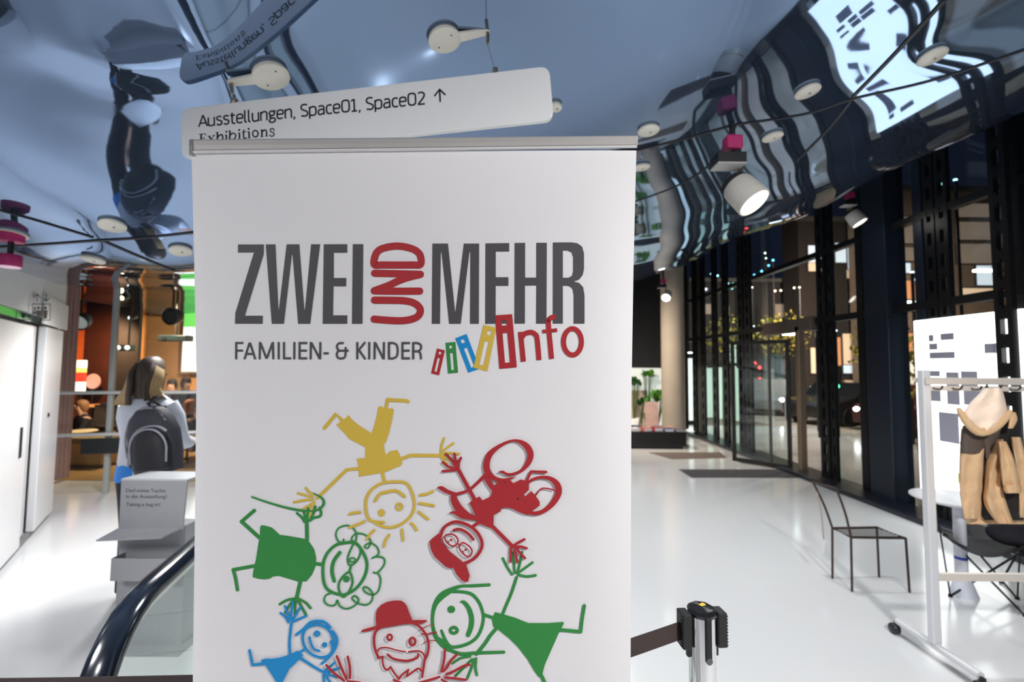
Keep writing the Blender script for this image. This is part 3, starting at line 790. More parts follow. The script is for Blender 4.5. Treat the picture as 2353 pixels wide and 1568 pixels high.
# walk: top-left (reverse so it ends going down), bottom-left, bottom-right, top-right
o_ord = segs[0][::-1] + segs[1][::-1] + segs[2][::-1] + segs[3][::-1]
f_ = [spos(x, y) for x, y in o_ord]; bk = [q - sn * .022 for q in f_]
MB().rings([f_, bk]).build('sign_panel', mat('sign_acrylic', (.80, .80, .80), .25, emit=(1, 1, 1), es=.02), sign, bevel=.003)  # faint glow put into the panel, which is no lamp
ink_black = mat('ink_black', (.008, .008, .009), .4)
def sign_map(A, B):
    a3, b3 = spos(*A), spos(*B)
    ux = (b3 - a3).normalized(); uy = -sn.cross(ux).normalized()
    if uy.z > 0: uy = -uy
    L = (b3 - a3).length; 
    return (lambda x, y, lift: a3 + ux * (x * L) + uy * (y * L) + sn * (.0006 + lift))
m_ = sign_map((457, 292), (976, 239))
GL = {'A': (.74, [[(0,0),(.33,1)],[(.33,1),(.66,0)],[(.12,.3),(.54,.3)]]), 'u': (.63, [[(0,.74),(0,.22),(.05,.05),(.2,0),(.34,.03),(.45,.1)],[(.45,.74),(.45,-.04)]]),
 's': (.53, [[(.38,.68),(.2,.74),(.05,.68),(.03,.52),(.14,.41),(.3,.35),(.39,.24),(.35,.06),(.2,0),(0,.06)]]), 't': (.46, [[(.12,.95),(.12,.5),(.12,.18),(.17,.03),(.3,0),(.36,.02)],[(-.02,.71),(.34,.71)]]),
 'e': (.62, [[(.03,.38),(.46,.38)],[(.46,.36),(.46,.58),(.39,.71),(.23,.74),(.07,.68),(.02,.5),(.02,.2),(.08,.05),(.23,0),(.43,.04)]]), 'l': (.29, [[(0,1.05),(0,.5),(0,.15),(.05,.02),(.14,0)]]),
 'n': (.63, [[(0,-.04),(0,.76)],[(0,.58),(.14,.7),(.3,.74),(.42,.66),(.45,.5),(.45,.2),(.45,-.04)]]), 'g': (.58, [[(.32,.68),(.5,.73)],[(.1,.32),(.05,.22),(.12,.14),(.33,.10),(.44,-.01),(.41,-.17),(.22,-.25),(.03,-.19),(.01,-.06),(.12,.06)]]),
 ',': (.27, [[(.07,.05),(.0,-.2)]]), ' ': (.26, []), 'S': (.65, [[(.48,.94),(.3,1),(.1,.95),(.03,.8),(.06,.63),(.2,.52),(.36,.44),(.48,.33),(.5,.18),(.42,.04),(.25,0),(.02,.06)]]),
 'p': (.63, [[(0,-.27),(0,.76)],[(0,.6),(.14,.71),(.28,.74),(.42,.66),(.46,.5),(.46,.24),(.42,.08),(.28,0),(.12,.01),(0,.05)]]), 'a': (.6, [[(.03,.68),(.2,.74),(.36,.7),(.42,.55),(.42,.3),(.42,-.04)],[(.42,.41),(.2,.42),(.05,.36),(.0,.2),(.05,.04),(.18,0),(.42,.1)]]),
 'c': (.52, [[(.41,.7),(.24,.74),(.08,.68),(.02,.5),(.02,.24),(.08,.06),(.24,0),(.41,.04)]]), '0': (.69, [[(.28,1),(.46,.94),(.53,.75),(.53,.25),(.46,.06),(.28,0),(.09,.06),(.02,.25),(.02,.75),(.09,.94),(.28,1)]]),
 '1': (.56, [[(.0,.86),(.22,1)],[(.22,1.03),(.22,0)],[(.02,0),(.42,0)]]), '2': (.62, [[(.03,.93),(.2,1),(.38,.96),(.47,.82),(.44,.62),(.25,.32),(.03,.04)],[(.0,0),(.5,0)]])}
p = Print(m_)
txt = 'Ausstellungen, Space01, Space02'
tw = sum(GL[c][0] for c in txt) - .14; gs = 1 / tw; cx = 0.0; vy = .86
for ch in txt:
    adv, ls = GL[ch]
    if ch == 'g': p.ring((cx + .2) * gs, -.53 * gs * vy, .19 * gs, .2 * gs * vy, .12 * gs)
    for l in ls: p.line([((cx + x) * gs, -y * gs * vy) for x, y in l], -.0 + .118 * gs, cap=False)
    cx += adv
p.build('sign_lettering', ink_black, sign)
p = Print(m_)
p.line([(1.066, -.001), (1.066, -.056)], .0075, cap=False); p.line([(1.044, -.031), (1.066, -.056)], .0072); p.line([(1.088, -.031), (1.066, -.056)], .0072)
p.build('printed_arrow', ink_black, sign)
mS = lambda x, y, lift: spos(400 + x / 5.8825, 140 + y / 5.8825, .0006 + lift)
p = Print(mS)
for q, w in (([(367,992),(360,1128)],24),([(335,994),(428,984)],10),([(426,984),(430,1012)],9),([(365,1050),(412,1042)],10),([(408,1030),(410,1058)],8),([(332,1130),(440,1112)],10),([(437,1112),(445,1085)],9),
             ([(472,1022),(540,1102)],23),([(540,1010),(468,1105)],9),([(452,1020),(498,1013)],8),([(518,1010),(558,1004)],8),([(450,1110),(490,1104)],8),([(515,1105),(560,1098)],8),
             ([(587,965),(582,1092)],23),([(560,972),(590,962)],9),([(592,1032),(615,1006),(645,1000),(657,1022),(656,1082)],20),([(562,1096),(605,1090)],8),([(636,1086),(678,1080)],8),
             ([(706,1000),(705,1075)],22),([(685,1004),(710,998)],9),([(684,1080),(728,1073)],8),
             ([(756,943),(750,1064)],22),([(732,950),(758,942)],9),([(758,1005),(788,980),(820,985),(834,1015),(815,1052),(780,1066),(752,1055)],18),
             ([(884,975),(882,1058)],22),([(862,980),(888,973)],9),([(860,1062),(905,1055)],8),
             ([(942,930),(938,1030),(955,1048),(980,1036)],19),([(915,966),(985,955)],9),
             ([(1012,955),(1015,1040)],22),([(990,960),(1016,954)],9),([(993,1045),(1038,1038)],8),
             ([(1186,930),(1186,1025)],22),([(1164,936),(1190,930)],9),([(1190,960),(1212,938),(1238,938),(1248,962),(1249,1018)],19),([(1165,1030),(1208,1024)],8),([(1228,1022),(1270,1015)],8),
             ([(1352,948),(1345,922),(1322,915),(1300,928),(1306,955),(1338,970),(1353,992),(1338,1014),(1308,1018),(1290,998)],15)):
    p.line(q, w, cap=False, smooth=len(q) > 2)
p.ring(1098, 985, 36, 44, 19); p.dot(707, 957, 14); p.dot(880, 935, 14); p.dot(1008, 920, 14)
p.build('sign_lettering', ink_black, sign, 'serif word Exhibitions')

# the two ceiling brackets that carry it
bracket_m = mat('ivory_enamel', (.78, .75, .66), .4, noise=.04, nscale=40)
brass = mat('nickel_fitting', (.40, .36, .28), .3, .9)
def basis(n):
    z = n.normalized(); x = Vector((1, 0, 0)); x = (x - z * x.dot(z)).normalized(); y = z.cross(x)
    return Matrix((x, y, z)).transposed()
def bracket(px, py, ax, ay, label, rot_barrel, clip_px, cable):
    c0 = ceil_hit(px, py); n = ceil_normal(c0.x, c0.y); c0 = c0 + n * .004
    t = thing('sign_bracket', label, 'bracket', c0, group=None)
    M = basis(n)
    MB().lathe([(.0, 0), (.064, 0), (.066, .006), (.066, .010), (.070, .012), (.070, .021), (.066, .024), (.0, .0245)], c0 - n * .004, 40, M).build('ceiling_disc', bracket_m, t, smooth=True)
    for a in (.7, .7 + math.pi):
        b = MB().lathe([(0, .024), (.0035, .0245), (.0035, .0256), (0, .026)], c0 - n * .004 + M @ Vector((math.cos(a) * .04, math.sin(a) * .04, 0)), 10, M)
        b.build('screw', mat('screw_dark', (.03, .03, .03), .4, .5), t)
    # arm tip, in the disc's plane
    tip = onplane(ax, ay, c0 + n * .012, n)
    d = tip - c0; d -= n * d.dot(n); L = d.length; d.normalize(); s = n.cross(d)
    ring0, ring1 = [], []
    for k_, (l, w) in enumerate(((.04, .026), (L - .004, .015), (L + .006, .009), (L + .006, -.009), (L - .004, -.015), (.04, -.026))):
        q = c0 + d * l + s * w
        ring0.append(q + n * .006); ring1.append(q + n * .018)
    MB().rings([ring0, ring1]).build('arm', bracket_m, t, bevel=.002)
    cl = spos(*clip_px)
    tipn = c0 + d * (L - .004) + n * .018
    low = tipn + Vector((0, 0, -.050)) if rot_barrel is None else tipn + rot_barrel
    MB().tube([tipn - n * .05 * 0, low], .0075, 12).build('barrel_fitting', brass, t, smooth=True)
    MB().tube([low, cl - sn * .011 + Vector((0, 0, .012))], .0014, 6).build('suspension_cable', mat('steel_wire', (.22, .21, .19), .4, .8), t)
    return t, cl
for a in ((620, 168, 528, 190, 'round ivory ceiling bracket with arm holding the left end of the sign', Vector((.012, -.01, -.045)), (532, 236), 0),
          (1020, 84, 1122, 72, 'round ivory ceiling bracket with arm holding the right end of the sign', None, (1137, 166), 0)):
    t, cl = bracket(*a)
    mid = cl - sn * .011
    sd = 1 if a[0] > 800 else -1
    MB().tube([mid + Vector((0, 0, .022)) + (su * .012 if sd < 0 else su * 0), mid + Vector((0, 0, -.016)) - (su * .012 if sd < 0 else su * 0)], .011, 14).build('cable_clip', brass, sign, smooth=True)

# blank round covers dotted over the ceiling
def cover(px, py, label, name='ceiling_cover', r=.062):
    c0 = ceil_hit(px, py); n = ceil_normal(c0.x, c0.y); M = basis(n)
    t = thing(name, label, 'ceiling cover', c0 + n * .002, group='round ivory ceiling covers')
    MB().lathe([(0, -.004), (r * .9, -.004), (r * .94, .004), (r, .006), (r, .014), (r * .94, .018), (0, .019)], c0 + n * .002, 36, M).build('cover_disc', bracket_m, t, smooth=True)
    MB().lathe([(0, .018), (.006, .019), (.006, .024), (0, .026)], c0 + n * .002 + M @ Vector((.01, .0, 0)), 12, M).build('screw', brass, t, smooth=True)
    return t
cover(258, 515, 'round ivory ceiling cover above the reflection left of the banner')
cover(415, 573, 'round ivory ceiling cover nearest the left edge of the banner')
cover(215, 593, 'round ivory ceiling cover lowest on the left, above the glass wall')
cover(1490, 296, 'round ivory ceiling cover just above the right end of the banner rail')
cover(1473, 381, 'round ivory ceiling cover half hidden by the upper right corner of the banner')
cover(1775, 311, 'round ivory ceiling cover right of the pink spotlight coupling')
cover(1855, 206, 'round ivory ceiling cover left of the bright board reflection')
cover(2141, 126, 'round ivory ceiling cover farthest right, on the bright reflection')
cover(1276, 242, 'small ceiling cover with bright centre peeking out at the right end of the sign', r=.035)

# ------------------------------------------------------------------ spotlights hanging from the ceiling
magenta = mat('magenta_plastic', srgb(196, 48, 112), .45)
lamp_white = mat('lamp_white', (.62, .59, .53), .4)
lamp_glow = mat('lamp_glow', (1, 1, 1), .4, emit=(1, .97, .9), es=9.0)
def spotlight(px, py, D, aim, label, scale=1.0, glow=True):
    # px,py: pixel of the drum's centre at depth D
    c0 = P(px, py, D); s = scale
    t = thing('spotlight', label, 'spotlight', c0, group='spotlights under the ceiling')
    top = Vector((c0.x - .06 * s, c0.y, 0)); top.z = min(zc(top.x, top.y), c0.z + .9) - .001
    zc0 = c0.z
    MB().box((top.x, top.y, (top.z + zc0 + .30 * s) / 2), (.022 * s, .022 * s, max(.02, top.z - zc0 - .30 * s))).build('rod', black, t)
    MB().box((top.x, top.y, zc0 + .265 * s), (.085 * s, .07 * s, .075 * s)).build('coupling', magenta, t, bevel=.012 * s)
    MB().box((top.x + .02 * s, top.y, zc0 + .20 * s), (.035 * s, .03 * s, .07 * s)).build('stem', black, t)
    bx = MB().box((top.x - .035 * s, top.y - .02 * s, zc0 + .165 * s), (.145 * s, .10 * s, .055 * s)).build('ballast_box', black, t, bevel=.004)
    MB().box((top.x - .035 * s, top.y - .02 * s, zc0 + .135 * s), (.143 * s, .098 * s, .008 * s)).build('box_base', mat('grey_plastic', (.45, .44, .43), .5), bx)
    a = Vector(aim).normalized(); M = a.to_track_quat('Z', 'Y').to_matrix()
    MB().bar((top.x + .04 * s, top.y, zc0 + .15 * s), c0 - a * .03 * s, .02 * s, .012 * s).build('yoke', black, t)
    d = MB().lathe([(0, -.075 * s), (.07 * s, -.075 * s), (.078 * s, -.06 * s), (.082 * s, .0), (.083 * s, .028 * s), (.079 * s, .03 * s), (.079 * s, .034 * s), (.084 * s, .036 * s), (.084 * s, .072 * s), (.076 * s, .075 * s), (.070 * s, .060 * s), (.0, .060 * s)], c0, 40, M)
    d.build('drum', lamp_white, t, smooth=True)
    MB().lathe([(0, -.105 * s), (.060 * s, -.105 * s), (.072 * s, -.085 * s), (.072 * s, -.074 * s), (0, -.073 * s)], c0, 32, M).build('rear_cap', black, t, smooth=True)
    MB().lathe([(0, .0605 * s), (.069 * s, .0605 * s), (.069 * s, .0635 * s), (0, .066 * s)], c0, 32, M).build('lens', lamp_glow if glow else mat('lens_off', (.3, .3, .3), .1), t, smooth=True)
    return t
_d = ceil_hit(1694, 284).y
spotlight(1712, 446, _d, (.40, -.42, -.78), 'white drum spotlight with pink coupling hanging right of the banner, lamp lit', _d / 2.3)
spotlight(1966, 502, 5.6, (.35, -.25, -.7), 'small white drum spotlight in front of the dark navy post', 1.1)
spotlight(1532, 680, 9.0, (-.4, -.6, -.6), 'far white drum spotlight beside the head of the concrete column', 1.1)
# pendant with a magenta end on the far left
c0 = ceil_hit(27, 536); n = ceil_normal(c0.x, c0.y)
t = thing('pendant_lamp', 'black rod pendant ending in a magenta cylinder at the far left', 'lamp', c0)
MB().lathe([(0, 0), (.068, 0), (.07, .012), (.0, .014)], c0 - n * .002, 32, basis(n)).build('ceiling_disc', bracket_m, t, smooth=True)
MB().lathe([(0, .0), (.055, .0), (.055, -.05), (0, -.05)], c0 + Vector((0, 0, .0)), 28).build('upper_sleeve', magenta, t)
zb = P(27, 613, c0.y).z
MB().cyl((c0.x, c0.y, c0.z - .005), (c0.x, c0.y, zb + .06), .013).build('rod', black, t, smooth=True)
MB().lathe([(0, 0), (.048, 0), (.05, .003), (.05, .062), (.047, .066), (0, .066)], (c0.x, c0.y, zb), 32).build('shade', magenta, t, smooth=True)
MB().lathe([(0, -.006), (.044, -.006), (.046, 0), (0, .001)], (c0.x, c0.y, zb), 28).build('diffuser', mat('pink_diffuser', (.75, .5, .62), .5, emit=(1, .7, .85), es=.35), t, smooth=True)

# ------------------------------------------------------------------ moving ramp behind the banner
tr_o = Vector((-.62, 1.62, 0)); tr_d = Vector((-.24, .97, 0)).normalized(); tr_s = Vector((tr_d.y, -tr_d.x, 0))
ramp = thing('moving_ramp', 'moving ramp with black handrails and glass sides starting behind the banner', 'escalator', tr_o)
def slope(s): return 0.0 if s < 1.0 else (s - 1.0) ** 2 * .10 if s < 2.2 else .144 + (s - 2.2) * .24
def Tp(s, w, z): return tr_o + tr_d * s + tr_s * w + Vector((0, 0, z + slope(s)))
TLEN = 5.0
groove = bpy.data.materials.new('grooved_pallet'); groove.use_nodes = True
nt = groove.node_tree; bs = nt.nodes['Principled BSDF']
tcn = nt.nodes.new('ShaderNodeTexCoord'); mp = nt.nodes.new('ShaderNodeMapping'); wv = nt.nodes.new('ShaderNodeTexWave'); rp = nt.nodes.new('ShaderNodeValToRGB')
mp.inputs['Rotation'].default_value = (0, 0, -math.atan2(tr_s.y, tr_s.x))
wv.inputs['Scale'].default_value = 18; wv.bands_direction = 'X'
rp.color_ramp.elements[0].color = (.38, .40, .40, 1); rp.color_ramp.elements[1].color = (.78, .80, .79, 1); rp.color_ramp.elements[0].position = .2; rp.color_ramp.elements[1].position = .5
nt.links.new(tcn.outputs['Object'], mp.inputs['Vector']); nt.links.new(mp.outputs['Vector'], wv.inputs['Vector']); nt.links.new(wv.outputs['Fac'], rp.inputs[0]); nt.links.new(rp.outputs[0], bs.inputs['Base Color'])
bs.inputs['Roughness'].default_value = .4; bs.inputs['Metallic'].default_value = 0.0
deck_m = mat('deck_white', (.74, .75, .76), .3)
for i in range(15):
    s0 = -.55 + i * .38; s1 = s0 + .368
    b = MB(); b.rings([[Tp(s0, -.42, .02), Tp(s0, .42, .02), Tp(s0, .42, .05), Tp(s0, -.42, .05)], [Tp(s1, -.42, .02), Tp(s1, .42, .02), Tp(s1, .42, .05), Tp(s1, -.42, .05)]])
    b.build('pallet', groove, ramp)
ss = [-.6 + .2 * i for i in range(int((TLEN + .6) / .2) + 1)]
skirt_m = mat('skirt_dark', (.02, .03, .05), .25)
for sg in (-1, 1):
    b = MB(); b.rings([[Tp(s, sg * .43, .0), Tp(s, sg * .57, .0), Tp(s, sg * .57, .14), Tp(s, sg * .43, .17)] for s in ss]); b.build('skirt_deck', deck_m, ramp)
    b = MB(); b.rings([[Tp(s, sg * .58, .0), Tp(s, sg * .66, .0), Tp(s, sg * .66, .13), Tp(s, sg * .58, .13)] for s in ss]); b.build('outer_strip', skirt_m, ramp)
    b = MB(); b.rings([[Tp(s, sg * .67, .0), Tp(s, sg * .78, .0), Tp(s, sg * .78, .12), Tp(s, sg * .67, .12)] for s in ss]); b.build('outer_deck', deck_m, ramp)
    # glass balustrade, its front edge follows the newel
    w = sg * .55
    nz, nr = .70, .285
    arc = [(nr * -math.cos(a), nz + nr * math.sin(a)) for a in [R(-70) + R(160) * i / 14 for i in range(15)]]
    path = [(0.0 + x, z) for x, z in arc] + [(s, nz + nr) for s in [.15 + .2 * i for i in range(int((TLEN - .15) / .2))]]
    gl_b = [(-.10, .16)] + [(x * .93, nz + (z - nz) * .93) for x, z in path]
    gl_b = [(x, z) for x, z in gl_b if z > .1] + [(path[-1][0], .16)]
    f0 = [Tp(x, w - .006, z) for x, z in gl_b]; f1 = [Tp(x, w + .006, z) for x, z in gl_b]
    MB().rings([f0, f1]).build('glass_balustrade', glass_mat('balustrade_glass', (.90, .945, .92), .9), ramp)
    rs = []
    for i, (x, z) in enumerate(path):
        x0, z0 = path[max(i - 1, 0)]; x1, z1 = path[min(i + 1, len(path) - 1)]
        t = (Tp(x1, w, z1) - Tp(x0, w, z0)).normalized(); n = tr_s.cross(t).normalized()
        if i < 15:
            out = (Tp(x, w, z) - Tp(0, w, nz)); n = out.normalized() if out.length > 0 else n
        elif n.z < 0: n = -n
        c_ = Tp(x, w, z)
        pr = [(-.040, -.016), (-.042, .002), (-.034, .014), (-.018, .020), (.018, .020), (.034, .014), (.042, .002), (.040, -.016), (.022, -.020), (-.022, -.020)]
        rs.append([c_ + tr_s * a + n * q for a, q in pr])
    hr = MB().rings(rs).build('handrail', mat('handrail_rubber', (.012, .018, .032), .16, 0, spec=.8), ramp, smooth=True)
    rs2 = []
    for i, (x, z) in enumerate(path):
        c_ = Tp(x, w, z)
        if i < 15: n = (c_ - Tp(0, w, nz)).normalized()
        else: n = Vector((0, 0, 1))
        rs2.append([c_ + tr_s * a + n * q for a, q in [(-.026, -.045), (-.026, -.018), (.026, -.018), (.026, -.045)]])
    MB().rings(rs2).build('guide_rail', mat('guide_steel', (.66, .65, .62), .22, .95), hr)
MB().rings([[Tp(-.85, -.8, 0), Tp(-.85, .8, 0), Tp(-.85, .8, .015), Tp(-.85, -.8, .015)], [Tp(-.56, -.8, 0), Tp(-.56, .8, 0), Tp(-.56, .8, .02), Tp(-.56, -.8, .02)]]).build('comb_plate', steel, ramp)
# underside truss so that the ramp is closed below
b = MB(); b.rings([[Tp(s, -.66, -.18 if s > 1.9 else 0.0), Tp(s, .66, -.18 if s > 1.9 else 0.0), Tp(s, .66, .015), Tp(s, -.66, .015)] for s in ss if s > 1.4]); b.build('truss_cladding', mat('cladding_grey', (.3, .31, .32), .5), ramp)

# ------------------------------------------------------------------ retractable belt barriers
chrome = mat('chrome', (.82, .82, .83), .05, 1.0)
belt_m = mat('belt_webbing', (.045, .030, .028), .75, bump=.3, bscale=240)
sp = P(1612, 1400, 1.30)
def stanchion(loc, rz, label, z_top, belt_to=None):
    t = thing('barrier_post', label, 'barrier post', (loc[0], loc[1], 0), 0, 'chrome belt barrier posts')
    L = Vector((loc[0], loc[1], 0))
    MB().lathe([(0, 0), (.165, 0), (.17, .006), (.16, .018), (.05, .030), (.04, .034), (0, .035)], L, 40).build('base', chrome, t, smooth=True)
    MB().lathe([(.0, .03), (.0365, .03), (.0365, z_top - .022), (0, z_top - .021)], L, 40).build('pole', chrome, t, smooth=True)
    M = Matrix.Rotation(rz, 3, 'Z')
    def q(x, y, z): return L + M @ Vector((x, y, z))
    cap = MB().lathe([(0, z_top - .022), (.040, z_top - .022), (.0405, z_top - .014), (.034, z_top - .004), (.0, z_top)], L, 8, M).build('cap', mat('glossy_black', (.015, .016, .018), .15, spec=.7), t, bevel=.002)
    MB().box(q(.004, .004, z_top - .0005), (.018, .011, .002), rot=M @ Matrix.Rotation(.5, 3, 'Z')).build('sticker', mat('yellow_sticker', srgb(240, 205, 70), .5), cap)
    for sg, nm in ((-1, 'belt_head'), (1, 'belt_receiver')):
        w = .020
        h = MB().box(q(sg * .0505, 0, z_top - .060), (.026, .042, .092), rot=M).build(nm, mat('ribbed_black', (.014, .014, .015), .5), t, bevel=.003)
        for i in range(10):
            MB().box(q(sg * .0642, -.012, z_top - .1 + i * .0085), (.003, .014, .003), rot=M).build('rib', black, h)
        MB().box(q(sg * .039, 0, z_top - .116), (.012, .014, .036), rot=M).build('latch', black, t, bevel=.003)
    MB().box(q(-.002, -.0385, z_top - .068), (.018, .010, .110), rot=M).build('slot_cover', mat('slot_black', (.01, .01, .011), .5), t, bevel=.004)
    MB().lathe([(0, -.011), (.009, -.011), (.009, .0), (0, .001)], q(-.002, -.0435, z_top - .125), 12, M @ Matrix.Rotation(R(90), 3, 'X')).build('button', mat('grey_button', (.1, .1, .1), .4), t)
    if belt_to is not None:
        a = q(-.063, 0, z_top - .065); e = Vector(belt_to)
        rs = []
        for i in range(21):
            k = i / 20; c_ = a.lerp(e, k) - Vector((0, 0, .006 * 4 * k * (1 - k)))
            n = Vector((-(e - a).y, (e - a).x, 0)).normalized() * .0012
            rs.append([c_ + n + Vector((0, 0, .024)), c_ - n + Vector((0, 0, .024)), c_ - n - Vector((0, 0, .024)), c_ + n - Vector((0, 0, .024))])
        MB().rings(rs).build('belt', belt_m, t)
    return t
s2 = (-.30, 1.06)
zt = sp.z + .01
stanchion((sp.x, sp.y), .10, 'chrome belt barrier post standing right of the banner', zt, (s2[0] + .06, s2[1], zt - .13))
be = F(0, 1590, .93)
z2 = P(440, 1545, 1.06).z - .018
stanchion(s2, .0, 'chrome belt barrier post hidden behind the banner', z2 + .065, (-1.62, 1.05, P(0, 1562, 1.06).z - .02))

# ------------------------------------------------------------------ grey sheet-metal lectern
lm = mat('lectern_grey', (.33, .335, .36), .45, .2, noise=.03, nscale=30)
lo = F(352, 1480, 0); LD = 2.80
lx = P(352, 1200, LD).x
lect = thing('lectern_sign', 'grey folded sheet-metal info stand with printed question, in front of the person', 'info stand', (lx, LD + .12, 0))
cxa, cxb = P(272, 1260, LD + .03).x, P(426, 1260, LD + .03).x
MB().box(((cxa + cxb) / 2, LD + .09, .36), (cxb - cxa, .12, .72)).build('column', lm, lect, bevel=.004)
MB().box((lx, LD + .12, .008), (.46, .36, .016)).build('foot_plate', lm, lect, bevel=.003)
def zy(y, D=LD): return P(352, y, D).z
hz0, hz1 = zy(1222), zy(1103)
b = MB()
xl, xr = P(280, 1160, LD).x, P(421, 1160, LD).x
b.add([(xl - .01, LD, hz0), (xr + .0, LD, hz0 + .01), (xr + .03, LD - .02, hz1), (xl + .005, LD - .02, hz1), (xl - .01, LD + .014, hz0), (xr, LD + .014, hz0 + .01), (xr + .03, LD - .006, hz1), (xl + .005, LD - .006, hz1)],
      [(0, 1, 2, 3), (7, 6, 5, 4), (0, 4, 5, 1), (1, 5, 6, 2), (2, 6, 7, 3), (3, 7, 4, 0)])
hp = b.build('sign_plate', lm, lect)
MB().add([(xl + .005, LD - .02, hz1), (xr + .03, LD - .02, hz1), (xr + .075, LD + .16, hz1 + .004), (xl + .03, LD + .16, hz1 + .004), (xl + .005, LD - .02, hz1 + .01), (xr + .03, LD - .02, hz1 + .01), (xr + .075, LD + .16, hz1 + .014), (xl + .03, LD + .16, hz1 + .014)],
      [(0, 3, 2, 1), (4, 5, 6, 7), (0, 1, 5, 4), (1, 2, 6, 5), (2, 3, 7, 6), (3, 0, 4, 7)]).build('top_fold', mat('lectern_light', (.50, .52, .54), .4, .2), hp)
pl = lambda x, y, lift: Vector((xl + .045 + x, LD - .0185 - .0012 - (y_of(y)) * 0 - lift - .0022, hz1 - .02 + y))
def y_of(y): return 0
def lect_map(x, y, lift): 
    z = hz1 - .045 - y
    k = (hz1 - z) / (hz1 - hz0)
    return Vector((xl + .035 + x, LD - .02 * (1 - k) - .001 - lift, z))
for i, (tx, w) in enumerate((('Darf meine Tasche', .235), ('in die Ausstellung?', .245), ('Taking a bag in?', .205))):
    p = Print(lect_map); p.text(tx, .0, .025 + i * .036 + (.012 if i == 2 else 0), w, .022); p.build('printed_line', mat('ink_dark_grey', (.035, .035, .04), .6), lect)
za = zy(1226)
tray = MB()
tray.add([(P(262, 1229, LD).x, LD - .12, za - .005), (xr - .02, LD - .14, za + .02), (xr, LD + .05, za + .03), (xl - .01, LD + .05, za + .03), (P(262, 1229, LD).x, LD - .12, za + .002), (xr - .02, LD - .14, za + .027), (xr, LD + .05, za + .038), (xl - .01, LD + .05, za + .038)],
      [(0, 3, 2, 1), (4, 5, 6, 7), (0, 1, 5, 4), (1, 2, 6, 5), (2, 3, 7, 6), (3, 0, 4, 7)])
tray.build('tray', lm, lect)
zb0, zb1 = P(330, 1336, LD - .06).z, P(330, 1284, LD - .06).z
bx0, bx1 = P(255, 1310, LD - .06).x, P(402, 1310, LD - .06).x
b = MB()
for c_, d in ((((bx0 + bx1) / 2, LD - .06, (zb0 + zb1) / 2), (bx1 - bx0, .006, zb1 - zb0)), ((bx0 + .003, LD, (zb0 + zb1) / 2), (.006, .12, zb1 - zb0)), ((bx1 - .003, LD, (zb0 + zb1) / 2), (.006, .12, zb1 - zb0)), (((bx0 + bx1) / 2, LD, zb0 + .003), (bx1 - bx0, .12, .006))):
    b.box(c_, d)
b.build('leaflet_box', lm, lect)

# ------------------------------------------------------------------ people
skin = mat('skin', srgb(205, 160, 135), .5)
def body(name, joints, edges, root, parent, m):
    names = list(joints)
    me = bpy.data.meshes.new(name)
    me.from_pydata([joints[n][0] for n in names], [(names.index(a), names.index(b)) for a, b in edges], [])
    o = bpy.data.objects.new(name, me); COL.objects.link(o)
    o.modifiers.new('s', 'SKIN')
    for i, n in enumerate(names):
        r_ = joints[n][1]; r_ = r_ if isinstance(r_, tuple) else (r_, r_)
        me.skin_vertices[0].data[i].radius = r_
        me.skin_vertices[0].data[i].use_root = (n == root)
    sb = o.modifiers.new('u', 'SUBSURF'); sb.levels = 2
    dg = bpy.context.evaluated_depsgraph_get(); dg.update()
    me2 = bpy.data.meshes.new_from_object(o.evaluated_get(dg))
    bpy.data.objects.remove(o)
    me2.materials.clear(); me2.materials.append(m)
    me2.polygons.foreach_set('use_smooth', [True] * len(me2.polygons))
    o2 = bpy.data.objects.new(name, me2); COL.objects.link(o2); o2.parent = parent
    return o2
def hand_joints(J, E, side, wrist, dirv, palm_out, tag_, curl=.5):
    # a palm and five unequal curled fingers
    w = Vector(wrist); d = Vector(dirv).normalized(); n = Vector(palm_out).normalized(); s_ = d.cross(n).normalized()
    J['palm' + tag_] = (tuple(w + d * .05), (.026, .016))
    E.append(('wrist' + tag_, 'palm' + tag_))
    for i, (off, L) in enumerate(((-.026, .062), (-.009, .072), (.009, .068), (.025, .054))):
        a = w + d * .095 + s_ * off; b_ = a + d * L * .5 + n * L * curl * .3; c_ = b_ + d * L * .35 + n * L * curl * .7
        for k, (q, r_) in enumerate(((a, .0095), (b_, .0085), (c_, .007))):
            J['f%d%d%s' % (i, k, tag_)] = (tuple(q), r_)
        E += [('palm' + tag_, 'f%d0%s' % (i, tag_)), ('f%d0%s' % (i, tag_), 'f%d1%s' % (i, tag_)), ('f%d1%s' % (i, tag_), 'f%d2%s' % (i, tag_))]
    t0 = w + d * .035 - s_ * .03; t1 = t0 + d * .03 - s_ * .02 + n * .012; t2 = t1 + d * .03 + n * .012
    for k, (q, r_) in enumerate(((t0, .011), (t1, .010), (t2, .008))): J['t%d%s' % (k, tag_)] = (tuple(q), r_)
    E += [('palm' + tag_, 't0' + tag_), ('t0' + tag_, 't1' + tag_), ('t1' + tag_, 't2' + tag_)]
def head(parent, c, face, rhead=.105):
    pass
